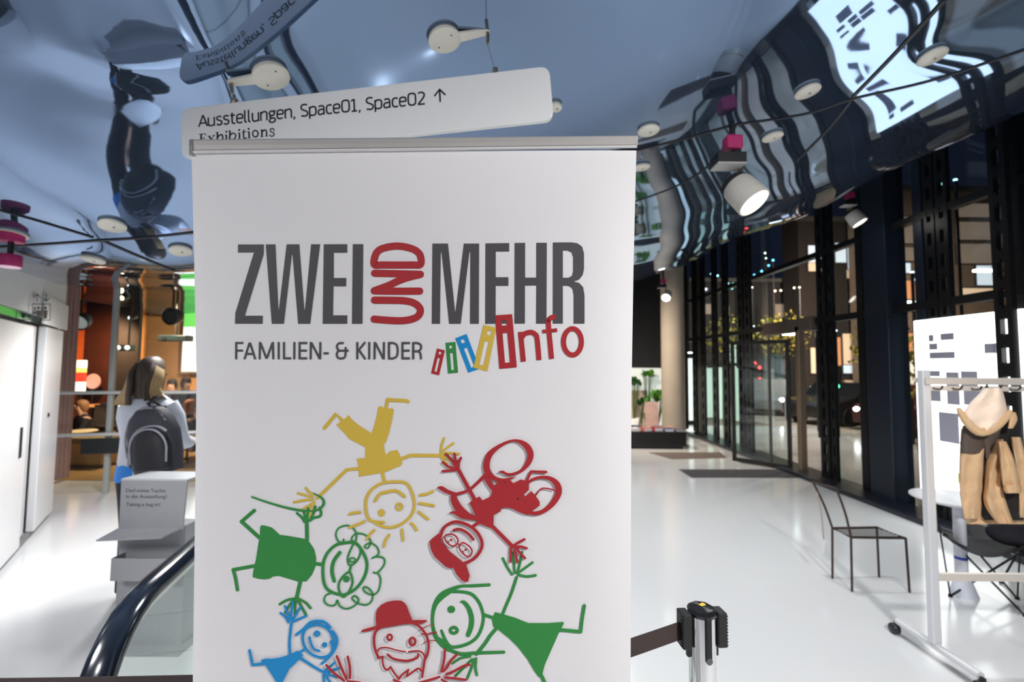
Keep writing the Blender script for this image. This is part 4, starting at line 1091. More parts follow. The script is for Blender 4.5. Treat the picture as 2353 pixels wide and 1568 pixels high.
# the woman with the backpack: she faces away from the camera (+Y)
PD = 3.42
px_ = P(338, 1000, PD).x
woman = thing('person', 'person with long blond hair in a white shirt carrying a backpack, seen from behind', 'person', (px_, PD, 0))
woman.scale = (.87, 1, 1)
J = {'pelvis': ((0, 0, .95), (.13, .10)), 'spine': ((0, .01, 1.12), (.12, .09)), 'chest': ((0, 0, 1.30), (.14, .10)), 'neck': ((0, .0, 1.47), .05), 'headb': ((0, .02, 1.56), (.07, .085)), 'headt': ((0, .025, 1.67), (.072, .085)),
     'nose': ((0, .115, 1.60), .014),
     'shL': ((-.17, 0, 1.40), .055), 'elL': ((-.205, .10, 1.13), .042), 'wristL': ((-.17, .24, 1.05), .027), 'shR': ((.17, 0, 1.40), .055), 'elR': ((.205, .10, 1.13), .042), 'wristR': ((.17, .24, 1.06), .027),
     'hipL': ((-.09, 0, .90), .085), 'knL': ((-.10, .01, .50), .058), 'anL': ((-.10, -.02, .09), .038), 'toL': ((-.11, .14, .04), .035), 'hipR': ((.09, 0, .90), .085), 'knR': ((.10, .03, .50), .058), 'anR': ((.10, .0, .09), .038), 'toR': ((.11, .16, .04), .035)}
E = [('pelvis', 'spine'), ('spine', 'chest'), ('chest', 'neck'), ('neck', 'headb'), ('headb', 'headt'), ('headb', 'nose'), ('chest', 'shL'), ('shL', 'elL'), ('elL', 'wristL'), ('chest', 'shR'), ('shR', 'elR'), ('elR', 'wristR'), ('pelvis', 'hipL'), ('hipL', 'knL'), ('knL', 'anL'), ('anL', 'toL'), ('pelvis', 'hipR'), ('hipR', 'knR'), ('knR', 'anR'), ('anR', 'toR')]
hand_joints(J, E, -1, (-.17, .24, 1.05), (.3, .9, 0), (0, 0, 1), 'L'); hand_joints(J, E, 1, (.17, .24, 1.06), (-.3, .9, 0), (0, 0, 1), 'R')
body('body', J, E, 'pelvis', woman, skin)
def L_(x, y, z): return Vector((px_ + x, PD + y, z))
for sg in (-1, 1):
    MB().ball(L_(sg * .032, .108, 1.615), .014, 10, 8).build('eye', mat('eye_dark', (.03, .02, .02), .2), woman, smooth=True)
    MB().ball(L_(sg * .082, .015, 1.60), .03, 10, 8, (.35, .7, 1)).build('ear', skin, woman, smooth=True)
MB().ball(L_(0, .108, 1.555), .022, 10, 6, (1, .4, .3)).build('mouth', mat('lips', srgb(170, 90, 85), .5), woman, smooth=True)
shirt_m = mat('shirt_white', (.62, .65, .74), .75, noise=.05, nscale=7, bump=.25, bscale=9)
rings = [((0, .0, .955), .205, .135), ((0, .0, 1.0), .207, .135), ((0, 0, 1.08), .200, .128), ((0, 0, 1.18), .196, .125), ((0, 0, 1.28), .205, .128), ((0, 0, 1.36), .218, .122), ((0, 0, 1.41), .205, .105), ((0, 0, 1.445), .15, .085), ((0, .005, 1.475), .085, .07), ((0, .01, 1.505), .065, .06)]
MB().ell([(L_(*q[0]), q[1], q[2]) for q in rings], 40).build('shirt', shirt_m, woman, smooth=True)
for sg in (-1, 1):
    MB().tube([L_(sg * .165, 0, 1.395), L_(sg * .205, .03, 1.30), L_(sg * .215, .07, 1.16), L_(sg * .21, .12, 1.10), L_(sg * .17, .24, 1.08)], [.072, .072, .064, .060, .045], 20).build('sleeve', shirt_m, woman, smooth=True)
MB().ell([(L_(0, .01, 1.50), .068, .062), (L_(0, .012, 1.535), .064, .060)], 24).build('collar', shirt_m, woman, smooth=True)
hem_m = mat('blue_top', srgb(38, 132, 225), .7, noise=.15, nscale=14)
hem = [((0, 0, .865), .20, .14), ((-.01, 0, .885), .212, .148), ((0, 0, .93), .212, .146), ((0, 0, .97), .208, .14)]
ob = MB(); n_ = 36; rs = []
for (c_, rx, ry) in hem:
    rs.append([L_(c_[0] + rx * math.cos(2 * math.pi * j / n_), c_[1] + ry * math.sin(2 * math.pi * j / n_), c_[2] + .035 * math.cos(2 * math.pi * j / n_) * (1 if c_[2] < .9 else .3) + .006 * math.sin(9 * 2 * math.pi * j / n_)) for j in range(n_)])
ob.rings(rs).build('blue_hem', hem_m, woman, smooth=True)
trs = mat('dark_trousers', (.018, .018, .026), .8, noise=.2, nscale=10)
b = MB()
for sg in (-1, 1):
    MB().ell([(L_(sg * .105, -.01 if sg < 0 else .005, .06), .062, .07), (L_(sg * .103, -.005, .25), .066, .072), (L_(sg * .10, .015, .50), .078, .085), (L_(sg * .097, .01, .72), .098, .105), (L_(sg * .092, 0, .88), .112, .125), (L_(sg * .08, 0, .96), .10, .12)], 24).build('trouser_leg', trs, woman, smooth=True)
    MB().ell([(L_(sg * .108, .06, .0), .048, .13), (L_(sg * .108, .06, .03), .05, .135), (L_(sg * .107, .03, .07), .045, .09), (L_(sg * .105, -.01, .10), .045, .05)], 20).build('shoe', black, woman, smooth=True)
# hair: crown, long strands over the shoulders
hair_m = mat('hair_brown', srgb(72, 58, 48), .5, noise=.3, nscale=60)
hair_b = mat('hair_blond', srgb(176, 146, 100), .5, noise=.25, nscale=70)
hair = MB().ell([(L_(0, .0, 1.40), .09, .05), (L_(0, -.03, 1.46), .105, .075), (L_(0, -.01, 1.52), .098, .095), (L_(0, .0, 1.60), .097, .108), (L_(0, .008, 1.67), .090, .104), (L_(0, .015, 1.73), .066, .078), (L_(0, .02, 1.755), .03, .035)], 32).build('hair', hair_m, woman, smooth=True)
rnd = random.Random(3)
def strands(sg, n, nm):
    for i in range(n):
        k = i / (n - 1)
        a0 = L_(sg * (.060 + .04 * k), -.055 + .06 * k, 1.70 - .05 * k)
        e = L_(sg * (.055 + .155 * k), -.115 + .03 * k, 1.40 + .0 * k) if sg < 0 else L_(sg * (.05 + .10 * k), -.09 + .06 * k, 1.43 + .01 * k)
        m1 = a0.lerp(e, .5) + Vector((-sg * .018 * k, -.025, -.02 * k))
        pts = [a0, a0.lerp(m1, .5) + Vector((sg * .012, -.012, 0)), m1, m1.lerp(e, .55) + Vector((0, -.006, 0)), e]
        MB().tube(catmull([tuple(q) for q in pts], k=4), [.010 + .014 * math.sin(math.pi * min(1, j / 16 + .12)) for j in range(17)], 8).build(nm, hair_b if k > .25 else hair_m, hair, smooth=True)
strands(-1, 12, 'hair_lock'); strands(1, 9, 'hair_lock')

# the backpack on her right shoulder
bk_c = P(355, 1008, PD - .22)
pack = thing('backpack', 'dark grey backpack with light piping slung on the right shoulder of the blond person', 'backpack', bk_c)
pk1 = mat('pack_black', (.012, .012, .017), .6, noise=.3, nscale=30); pk2 = mat('pack_grey', (.045, .045, .062), .7, noise=.2, nscale=40); pipe_m = mat('pack_piping', (.33, .33, .38), .5)
def K(x, y, z): return bk_c + Matrix.Rotation(-.10, 3, 'Y') @ Vector((x, y, z))
def slab(prof, name, m, y0=0.0):
    rs = []
    for z, w, d, xo in prof:
        n2 = 28; r_ = []
        for j in range(n2):
            a = 2 * math.pi * j / n2; cx, sx = math.cos(a), math.sin(a)
            r_.append(K(xo + w * math.copysign(abs(cx) ** .6, cx), y0 + d * math.copysign(abs(sx) ** .7, sx), z))
        rs.append(r_)
    return MB().rings(rs).build(name, m, pack, smooth=True)
bodyp = slab([(-.235, .10, .06, .02), (-.225, .145, .085, .02), (-.10, .158, .10, .01), (.05, .158, .095, .0), (.14, .135, .08, -.01), (.20, .09, .06, -.01), (.225, .05, .035, -.01)], 'main_bag', pk2)
front = slab([(-.205, .09, .035, .05), (-.195, .118, .055, .05), (-.05, .118, .06, .045), (.03, .098, .05, .04), (.07, .05, .03, .035)], 'front_pocket', pk1, -.085)
pts = [K(.045 + .124 * math.cos(a), -.118, -.06 + .135 * math.sin(a)) for a in [R(-12 + 204 * i / 20) for i in range(21)]]
pts[0:0] = [K(.16, -.115, -.15)]; pts.append(K(-.075, -.12, -.15))
MB().tube(pts, .0065, 8).build('piping', pipe_m, front, smooth=True)
pts = [K(x, -.085 - .01 * math.cos(x * 9), z) for x, z in ((-.115, -.16), (-.10, -.06), (-.085, .01), (-.04, .065), (.03, .09), (.10, .085), (.15, .05))]
MB().tube(catmull([tuple(q) for q in pts], k=5), .0075, 8).build('piping', pipe_m, bodyp, smooth=True)
pts = [K(x, y, z) for x, y, z in ((-.158, -.04, -.15), (-.165, -.045, 0), (-.145, -.045, .10), (-.10, -.05, .17), (-.02, -.045, .215), (.06, -.045, .19), (.12, -.05, .12))]
MB().tube(catmull([tuple(q) for q in pts], k=5), .006, 8).build('piping', pipe_m, bodyp, smooth=True)
MB().tube([K(-.02, .02, .205), K(-.02, -.02, .25), K(.03, -.02, .255), K(.05, .02, .205)], .009, 8).build('grab_handle', pk1, pack, smooth=True)
sh = L_(.118, -.045, 1.465)
MB().rings([[c_ + Vector((dx, dy, 0)) for dx, dy in ((-.028, .006), (.028, .006), (.028, -.008), (-.028, -.008))] for c_ in (K(.03, .05, .14), K(.035, .04, .22), sh + Vector((-.005, -.075, -.05)), sh + Vector((0, -.02, -.002)), sh + Vector((0, .05, .0)))]).build('shoulder_strap', pk1, pack)
MB().rings([[c_ + Vector((dx, dy, 0)) for dx, dy in ((-.02, .006), (.02, .006), (.02, -.008), (-.02, -.008))] for c_ in (K(-.10, .03, .16), K(-.168, .02, .06), K(-.185, .02, -.06), K(-.175, .02, -.18), K(-.13, .02, -.23))]).build('shoulder_strap', pk1, pack)
MB().tube([K(-.13, -.02, -.20), K(-.12, -.035, -.25), K(-.15, -.03, -.275)], .012, 8).build('strap_tail', mat('strap_light', (.6, .6, .65), .5), pack, smooth=True)
MB().ball(K(-.145, -.05, -.14), .02, 10, 8, (.8, .5, 1.4)).build('buckle', mat('strap_light', (.6, .6, .65), .5), pack, smooth=True)

# ------------------------------------------------------------------ lift pictogram sign on the left wall
lsx = s_at(94)
lc = Lp(lsx, .06, 0); lz0, lz1 = None, None
def lsurf(px, py, lift):   # pixel to the face of the sign plate
    n = Vector((lnv.x, lnv.y, 0)); p0 = Lp(0, .078, 0)
    return onplane(px, py, p0, n) + n * lift
lz0, lz1 = lsurf(95, 742, 0).z, lsurf(95, 672, 0).z
sgn = thing('lift_sign', 'white lift pictogram plate with two arrows and two figures in a frame', 'sign', Lp(lsx, .056, lz0))
c_, d, rz = lpanel(s_at(64), s_at(124), lz0, lz1, .078, .018)
MB().box(c_, d, rz=rz).build('plate', mat('sign_white', (.80, .81, .79), .45), sgn, bevel=.003)
p = Print(lambda x, y, lift: lsurf(x, y, .0008 + lift))
p.line([(74, 699), (115, 699), (115, 736), (74, 736)], 2.6, closed=True, smooth=False)
for x in (88, 104):
    p.dot(x, 708, 3.4, 3.6); p.poly([(x - 5, 713), (x + 5, 713), (x + 4.2, 724), (x + 3, 733), (x - 3, 733), (x - 4.2, 724)])
p.line([(85, 692), (85, 677)], 2.2); p.line([(78, 683), (85, 675)], 2); p.line([(92, 683), (85, 675)], 2)
p.line([(106, 676), (106, 691)], 2.2); p.line([(99, 685), (106, 693)], 2); p.line([(113, 685), (106, 693)], 2)
p.build('pictogram', mat('ink_dark_grey', (.035, .035, .04), .6), sgn)

# ------------------------------------------------------------------ wire chair
rust = mat('rusty_wire', (.075, .052, .045), .55, .6, noise=.25, nscale=40)
fl, fr, bl, br = F(1958, 1360), F(2090, 1362), F(1913, 1330), F(2020, 1327)
for q in (fl, fr, bl, br): q.z = 0
sz = P(2080, 1238, fr.y).z
wc = (fl + fr + bl + br) / 4
chair = thing('wire_chair', 'bare rusty metal wire chair standing on the white floor in front of the windows', 'chair', wc)
Z = lambda q, z: Vector((q.x, q.y, z))
cen = Z(wc, 0)
def lean(q, z): # slight splay
    return Z(q, z) + (Z(cen, z) - Z(q, z)) * (.04 * z / sz)
cor = [lean(q, sz) for q in (fl, fr, br, bl)]
r_ = .0085
for q in (fl, fr, br, bl):
    MB().tube([lean(q, .0), lean(q, sz)], r_, 10).build('leg', rust, chair, smooth=True)
MB().tube(cor, r_, 10, closed=True).build('seat_frame', rust, chair, smooth=True)
for i in range(1, 7):
    k = i / 7
    MB().tube([cor[0].lerp(cor[3], k), cor[1].lerp(cor[2], k)], .0035, 6).build('seat_wire', rust, chair, smooth=True)
t1, t2 = P(1922, 1124, fl.y - .01), P(1868, 1108, bl.y + .02)
for base, top in ((cor[0], t1), (cor[3], t2)):
    m_ = base.lerp(top, .5) + Vector((.012, 0, 0))
    MB().tube(catmull([tuple(base), tuple(m_), tuple(top)], k=5), r_, 10).build('back_post', rust, chair, smooth=True)
MB().tube([t1, t2], r_, 10).build('back_rail', rust, chair, smooth=True)
tg = cor[3].lerp(t2, .78)
tag_o = thing('hang_tag', 'white paper strip tag hanging from the back of the wire chair', 'tag', tg)
tgl = P(1893, 1240, tg.y - .02)
MB().tube([tg, tg.lerp(tgl, .5) + Vector((.01, 0, 0)), tgl], .006, 6).build('string', mat('tag_string', (.45, .38, .34), .8), tag_o)
tge = P(1891, 1272, tg.y - .02)
MB().rings([[tgl + Vector((-.015, 0, 0)), tgl + Vector((.015, 0, 0)), tgl + Vector((.015, .003, 0)), tgl + Vector((-.015, .003, 0))], [tge + Vector((-.012, 0, 0)), tge + Vector((.012, 0, 0)), tge + Vector((.012, .003, 0)), tge + Vector((-.012, .003, 0))]]).build('paper_strip', mat('paper', (.85, .85, .88), .7), tag_o)

# ------------------------------------------------------------------ coat rack on castors
RD = 2.76
rx = P(2141, 1300, RD).x
rack = thing('coat_rack', 'pale mobile coat rack on castors at the right edge with a beige parka on it', 'coat rack', (rx, RD, 0))
rk = mat('rack_beige', (.80, .74, .67), .4, .25); rk2 = mat('rack_grey_white', (.76, .77, .80), .4, .2)
rt = P(2118, 862, RD).z
W_ = 1.25
wa, wb = F(2087, 1478), F(2193, 1549)
for dx, lab in ((0.0, 1), (W_, 0)):
    MB().box((rx + dx, RD, (rt + .09) / 2 + .02), (.050, .042, rt - .07)).build('post', rk2 if dx == 0 else rk, rack, bevel=.006)
    a, b_ = Vector((rx + dx, RD + .26, .085)), Vector((rx + dx, RD - .26, .085))
    MB().tube([a, b_], .021, 14).build('foot_bar', rk2, rack, smooth=True)
    for q, sg in ((a, 1), (b_, -1)):
        c_ = Vector((q.x - .012, q.y + sg * .012, .033))
        w = MB().lathe([(0, -.022), (.026, -.022), (.033, -.014), (.033, .014), (.026, .022), (0, .022)], c_, 24, Matrix.Rotation(R(90), 3, 'Y') @ Matrix.Identity(3)).build('castor', mat('castor_black', (.02, .02, .028), .35), rack, smooth=True)
        MB().box((q.x, q.y + sg * .005, .066), (.022, .03, .035)).build('castor_fork', black, w, bevel=.004)
hr0, hr1 = P(2128, 866, RD).z, P(2128, 898, RD).z
MB().box((rx + W_ / 2, RD - .03, (hr0 + hr1) / 2 + .014), (W_ + .04, .016, .036)).build('hat_rail', rk, rack, bevel=.003)
MB().box((rx + W_ / 2, RD + .035, (hr0 + hr1) / 2 + .02), (W_ + .04, .016, .034)).build('hat_rail', rk, rack, bevel=.003)
MB().box((rx + W_ / 2, RD + .004, (hr0 + hr1) / 2 - .028), (W_ + .04, .03, .030)).build('hook_rail', rk, rack, bevel=.003)
for i in range(11):
    x = rx + .045 + i * .115
    h = MB().tube(catmull([(x, RD - .008, hr1 + .016), (x, RD - .045, hr1 + .010), (x, RD - .065, hr1 + .018), (x, RD - .07, hr1 + .034)], k=4), .0048, 8).build('coat_hook', mat('hook_black', (.04, .035, .032), .4, .4), rack, smooth=True)
zl = P(2200, 1326, RD).z
MB().box((rx + W_ / 2, RD, zl), (W_, .032, .042)).build('lower_bar', rk, rack, bevel=.005)

# ------------------------------------------------------------------ parka on the rack
khaki = mat('parka_khaki', srgb(214, 178, 138), .8, noise=.12, nscale=9, bump=.35, bscale=26)
hood_bright = mat('parka_hood_lining', srgb(250, 226, 206), .85, noise=.05, nscale=12, bump=.3, bscale=30)  # hood cloth made paler, the highlight on it is put into the colour
darkp = mat('parka_dark_panel', srgb(86, 74, 68), .85, noise=.15, nscale=18, bump=.2, bscale=40)
blackp = mat('parka_black_lining', (.012, .011, .012), .8)
JD = RD - .12
jc = P(2265, 1000, JD)
parka = thing('parka', 'beige hooded parka with dark shoulder panels hanging from the rack', 'coat', jc)
def JP(px, py, d=0.0): return P(px, py, JD + d)
def cloth(name, m, cols, d0, bulge, parent=parka, folds=0, seed=1):
    # cols: list of rows (y, xl, xr) ; a closed, puffed piece of cloth
    rn = random.Random(seed); rows_f = []
    rows = catmull(cols, k=5); n2 = 26; ph = rn.random() * 6
    for (y, xl, xr) in rows:
        ring = []
        for j in range(n2):
            a = 2 * math.pi * j / n2
            x = (xl + xr) / 2 + (xr - xl) / 2 * math.copysign(abs(math.cos(a)) ** .75, math.cos(a))
            dd = -bulge * math.sin(a)
            if folds: dd += .012 * math.sin(folds * (x - xl) / max(8, xr - xl) * 6.28 + ph + y * .02) * (1 if math.sin(a) > 0 else 0) + .005 * math.sin(y * .16 + x * .05 + ph)
            ring.append(JP(x, y, d0 + dd))
        rows_f.append(ring)
    return MB().rings(rows_f).build(name, m, parent, smooth=True)
body_p = cloth('coat_body', khaki, [(985, 2208, 2300), (1040, 2205, 2330), (1100, 2204, 2352), (1150, 2208, 2365), (1205, 2222, 2372)], .05, .06, folds=2, seed=2)
cloth('inner_lining', blackp, [(960, 2225, 2340), (1050, 2235, 2345), (1150, 2240, 2350), (1196, 2262, 2352)], .01, .05, seed=5)
cloth('front_panel', khaki, [(1030, 2206, 2262), (1060, 2204, 2260), (1110, 2204, 2258), (1150, 2208, 2256), (1192, 2215, 2254)], -.03, .04, folds=1.3, seed=3)
cloth('shoulder_panel', darkp, [(978, 2212, 2255), (1000, 2208, 2262), (1025, 2206, 2262), (1042, 2207, 2258)], -.045, .04, seed=4)
cloth('collar_panel', darkp, [(985, 2250, 2302), (1005, 2254, 2296), (1030, 2260, 2284), (1055, 2264, 2274)], -.03, .03, seed=9)
cloth('front_panel', khaki, [(1010, 2293, 2306), (1050, 2270, 2308), (1110, 2262, 2302), (1160, 2262, 2314), (1204, 2292, 2330)], -.045, .035, folds=1.4, seed=6)
slv = cloth('sleeve', khaki, [(1015, 2292, 2312), (1050, 2296, 2328), (1090, 2300, 2340), (1120, 2305, 2346), (1132, 2310, 2345)], -.085, .04, folds=1.2, seed=7)
cloth('cuff', khaki, [(1116, 2306, 2346), (1124, 2305, 2348), (1134, 2310, 2346)], -.09, .046, parent=slv, seed=11)
cloth('sleeve', khaki, [(1005, 2318, 2345), (1060, 2328, 2360), (1120, 2338, 2372), (1190, 2340, 2380)], .0, .05, folds=1.2, seed=8)
cloth('drawstring_tab', khaki, [(948, 2314, 2334), (965, 2318, 2338), (985, 2315, 2328)], -.10, .015, seed=10)
hood = cloth('hood', hood_bright, [(892, 2262, 2300), (905, 2250, 2306), (930, 2226, 2312), (955, 2212, 2316), (975, 2228, 2300), (990, 2244, 2276), (998, 2252, 2268)], -.075, .055, folds=1.6, seed=12)
rim = [JP(x, y, -.125 + .02 * abs(i - 6) / 6) for i, (x, y) in enumerate(catmull([(2202, 938), (2218, 966), (2240, 988), (2256, 994), (2280, 986), (2305, 966), (2322, 944)], k=2))]
MB().tube(rim, [.010, .016, .019, .020, .021, .022, .022, .022, .021, .020, .018, .015, .010], 12).build('hood_rim', khaki, hood, smooth=True)
MB().tube([JP(2262, 895, -.05), JP(2268, 885, -.02), JP(2270, 895, .01)], .004, 8).build('hanger_loop', black, parka, smooth=True)

# ------------------------------------------------------------------ white pedestal table and folding camp chair behind the rack
tw_ = mat('table_white', (.82, .82, .84), .35)
tp = F(2212, 1368)
tab = thing('pedestal_table', 'small white pedestal table behind the coat rack post', 'table', (tp.x, tp.y, 0))
ztab = P(2150, 1150, tp.y).z
tl_, tr_ = P(2092, 1150, tp.y).x, P(2330, 1150, tp.y).x
MB().lathe([(0, -.035), (.15, -.035), (.25, -.012), (.29, 0), (.29, .012), (0, .012)], (tp.x + .02, tp.y + .02, ztab), 48).build('tabletop', tw_, tab, smooth=True)
MB().lathe([(.04, .1), (.038, ztab - .03), (0, ztab - .03)], (tp.x, tp.y, 0), 28).build('column', mat('table_column', (.74, .76, .84), .35), tab, smooth=True)
zb_ = P(2205, 1285, tp.y).z
MB().lathe([(.0385, 0), (.0395, .001), (.0395, .022), (.0385, .023)], (tp.x, tp.y, zb_), 28).build('blue_band', mat('band_blue', srgb(30, 70, 190), .4), tab, smooth=True)
MB().lathe([(0, 0), (.085, 0), (.085, .008), (.07, .05), (.042, .14), (0, .15)], (tp.x + .01, tp.y, 0), 32).build('base', mat('table_base', (.70, .74, .84), .35), tab, smooth=True)

camp = mat('camp_frame', (.012, .012, .013), .4, .3)
cp = F(2270, 1400)
cc = thing('folding_chair', 'black folding camp chair with crossed legs behind the coat rack', 'chair', (cp.x, cp.y, 0))
A_, B_, C_, D_ = F(2184, 1372), F(2338, 1378), F(2300, 1340), F(2356, 1418)
for q in (A_, B_, C_, D_): q.z = .0
def cpz(px, py, y): return P(px, py, y)
tl = cpz(2165, 1228, A_.y + .05); trr = cpz(2345, 1250, B_.y - .05)
legs = [(A_ + Vector((0, 0, .005)), cpz(2345, 1270, B_.y)), (Z(D_, .005), cpz(2170, 1226, A_.y + .1)), (Z(C_, .005), cpz(2340, 1268, C_.y + .1)), (Z(B_, .005), cpz(2230, 1250, A_.y + .2)), (Z(B_, .005), cpz(2348, 1180, B_.y)), (Z(A_, .005), cpz(2150, 1160, A_.y))]
for a, b_ in legs:
    MB().tube([a, b_], .0075 if b_.z < .6 else .005, 8).build('leg', camp, cc, smooth=True)
    MB().lathe([(0, 0), (.014, 0), (.012, .02), (0, .022)], Z(a, 0), 10).build('foot_cap', black, cc, smooth=True)
rs = []
for i in range(13):
    k = i / 12; px = 2165 + 190 * k; sag = 45 * math.sin(math.pi * min(1, k * .9)) 
    f_ = P(px, 1230 + 12 * k + sag, A_.y - .12 - .12 * k); bk_ = P(px, 1222 + 8 * k + sag * .35, A_.y + .22 - .1 * k)
    rs.append([f_, f_.lerp(bk_, .5) + Vector((0, 0, -.02)), bk_, bk_ + Vector((0, 0, .006)), f_.lerp(bk_, .5) + Vector((0, 0, -.012)), f_ + Vector((0, 0, .006))])
MB().rings(rs).build('fabric_seat', mat('camp_fabric', (.025, .024, .03), .85, noise=.3, nscale=60), cc, smooth=True)
sw = thing('dark_jumper', 'dark folded garment lying on the folding chair under the parka', 'clothing', P(2320, 1230, A_.y - .05))
p_ = P(2318, 1240, A_.y - .08)
MB().ball(p_ + Vector((.02, 0, .04)), .15, 24, 14, (1.0, .8, .55)).build('folded_cloth', mat('jumper_black', (.02, .018, .026), .9, noise=.4, nscale=20, bump=.5, bscale=25), sw, smooth=True)

# ------------------------------------------------------------------ bright display board at the windows
bx = XF - .16
y0, y1 = yat(2110, bx), yat(2364, bx)
zb0, zb1 = P(2120, 1140, y0).z, P(2112, 738, y0).z
bd = thing('display_board', 'tall glowing white display board with grey notices by the windows', 'board', (bx, (y0 + y1) / 2, 0))
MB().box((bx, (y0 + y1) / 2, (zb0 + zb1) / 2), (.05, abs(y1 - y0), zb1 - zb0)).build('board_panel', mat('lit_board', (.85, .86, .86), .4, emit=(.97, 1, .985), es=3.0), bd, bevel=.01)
for yy in (y0 - .06, y1 + .06):
    MB().box((bx + .0, yy, zb0 / 2 + .03), (.04, .05, zb0)).build('board_leg', mat('board_leg_white', (.7, .7, .7), .4), bd)
note_m = mat('notice_grey', srgb(176, 176, 190), .6, noise=.08, nscale=90)
def bpix(px, py):
    r = ray(px, py); t = (bx - .026) / r.x; return CAM + r * t
for (xa, ya, xb, yb) in ((2134, 770, 2146, 785), (2161, 767, 2193, 781), (2135, 790, 2155, 804), (2136, 810, 2195, 824), (2132, 852, 2161, 866), (2174, 855, 2205, 890), (2208, 853, 2248, 890), (2135, 895, 2163, 924), (2176, 896, 2207, 932), (2214, 896, 2260, 934), (2157, 946, 2206, 1022), (2262, 790, 2290, 812)):
    q0, q1 = bpix(xa, ya), bpix(xb, yb)
    MB().box((bx - .028, (q0.y + q1.y) / 2, (q0.z + q1.z) / 2), (.004, abs(q0.y - q1.y), abs(q0.z - q1.z))).build('notice', note_m, bd)
q = bpix(2208, 1100)
MB().box((bx - .03, q.y, q.z), (.006, .05, .10)).build('yellow_note', mat('note_yellow', srgb(235, 235, 60), .6), bd)

# ------------------------------------------------------------------ mats and low table by the column
def quad_mat(pts, name, label, m, h=.008):
    ps = [F(*p_) for p_ in pts]; c_ = sum(ps, Vector()) / 4
    t = thing(name, label, 'mat', Z(c_, 0))
    MB().rings([[Z(q, .001) for q in ps], [Z(q, h) for q in ps]]).build('mat_surface', m, t)
    q_ = [Z(c_, .0) + (Z(q, 0) - Z(c_, 0)) * 1.03 for q in ps]
    MB().rings([[Z(q, .0005) for q in q_], [Z(q, h * .6) for q in q_]]).build('mat_frame', alu, t)
mat_m = mat('mat_dark', (.09, .085, .095), .95, noise=.2, nscale=120)
quad_mat([(1592, 1099), (1836, 1099), (1785, 1080), (1562, 1080)], 'floor_mat', 'dark grey entrance mat nearest the wire chair', mat_m)
quad_mat([(1545, 1056), (1668, 1053), (1655, 1041), (1492, 1041)], 'floor_mat', 'brownish grey mat in front of the black bookshop table', mat('mat_brown', (.20, .16, .14), .95, noise=.15, nscale=100))

TD = 9.6
tz = P(1500, 993, TD).z
tx0, tx1 = P(1400, 1010, TD).x, P(1578, 1010, TD).x
bt = thing('display_table', 'low black bookshop table at the foot of the concrete column', 'table', ((tx0 + tx1) / 2, TD + .35, 0))
MB().box(((tx0 + tx1) / 2, TD + .35, tz / 2 + .03), (tx1 - tx0, .7, tz - .06)).build('table_body', mat('table_black', (.008, .008, .009), .35), bt, bevel=.01)
MB().box(((tx0 + tx1) / 2, TD + .37, .03), (tx1 - tx0 - .1, .6, .06)).build('plinth', black, bt)
rn = random.Random(5)
bookc = [(srgb(232, 226, 224), 'white'), (srgb(60, 72, 110), 'dark blue'), (srgb(205, 120, 112), 'salmon'), (srgb(238, 218, 205), 'cream'), (srgb(176, 62, 76), 'dark red'), (srgb(150, 150, 168), 'grey'), (srgb(70, 96, 140), 'blue'), (srgb(225, 170, 150), 'peach'), (srgb(120, 110, 125), 'mauve')]
where = ['at the left end of the black table', 'second from the left on the black table', 'left of the middle of the black table', 'in the middle of the black table', 'right of the middle of the black table', 'near the column on the black table', 'at the right end of the black table', 'at the back of the black table', 'at the front of the black table']
for i, (c_, nm) in enumerate(bookc):
    px = 1458 + i * 13.0; th = rn.uniform(.03, .085)
    q = P(px, 990, TD + .12); yy = TD + .14 + (.28 if i % 2 else 0)
    bk = thing('book', '%s book lying %s' % (nm, where[i]), 'book', (q.x, yy, tz), rn.uniform(-.3, .3), 'books on the black table')
    MB().box((0, 0, th / 2), (.17, .22, th - .008)).build('pages', mat('paper', (.85, .85, .88), .7), bk, world=False)
    MB().box((0, 0, .004), (.178, .228, .006)).box((0, 0, th - .003), (.178, .228, .006)).box((-.087, 0, th / 2), (.004, .228, th)).build('book_cover', mat('cover_' + nm.replace(' ', '_'), c_, .5), bk, world=False)
q = P(1462, 978, TD + .3)
om = thing('open_brochure', 'white open brochure standing slanted on the left of the black table', 'brochure', (q.x, TD + .3, tz))
MB().rings([[(q.x - .12, TD + .56, tz), (q.x + .10, TD + .56, tz), (q.x + .10, TD + .565, tz + .004), (q.x - .12, TD + .565, tz + .004)], [(q.x - .06, TD + .64, tz + .18), (q.x + .16, TD + .64, tz + .22), (q.x + .16, TD + .645, tz + .222), (q.x - .06, TD + .645, tz + .184)]]).build('brochure_sheet', mat('paper_bright', (.9, .9, .9), .6), om)
# poster stand on the table
q = P(1503, 965, TD + .45)
st = thing('poster_stand', 'pinkish patterned placard standing on the black table beside the column', 'placard', (q.x, TD + .45, tz))
MB().box((q.x, TD + .60, tz + .30), (.29, .03, .56), rot=Matrix.Rotation(-.12, 3, 'X')).build('placard_panel', mat('placard_pink', srgb(214, 180, 168), .6, noise=.35, nscale=12), st)
MB().box((q.x, TD + .60, tz + .012), (.24, .2, .024)).build('foot', black, st)

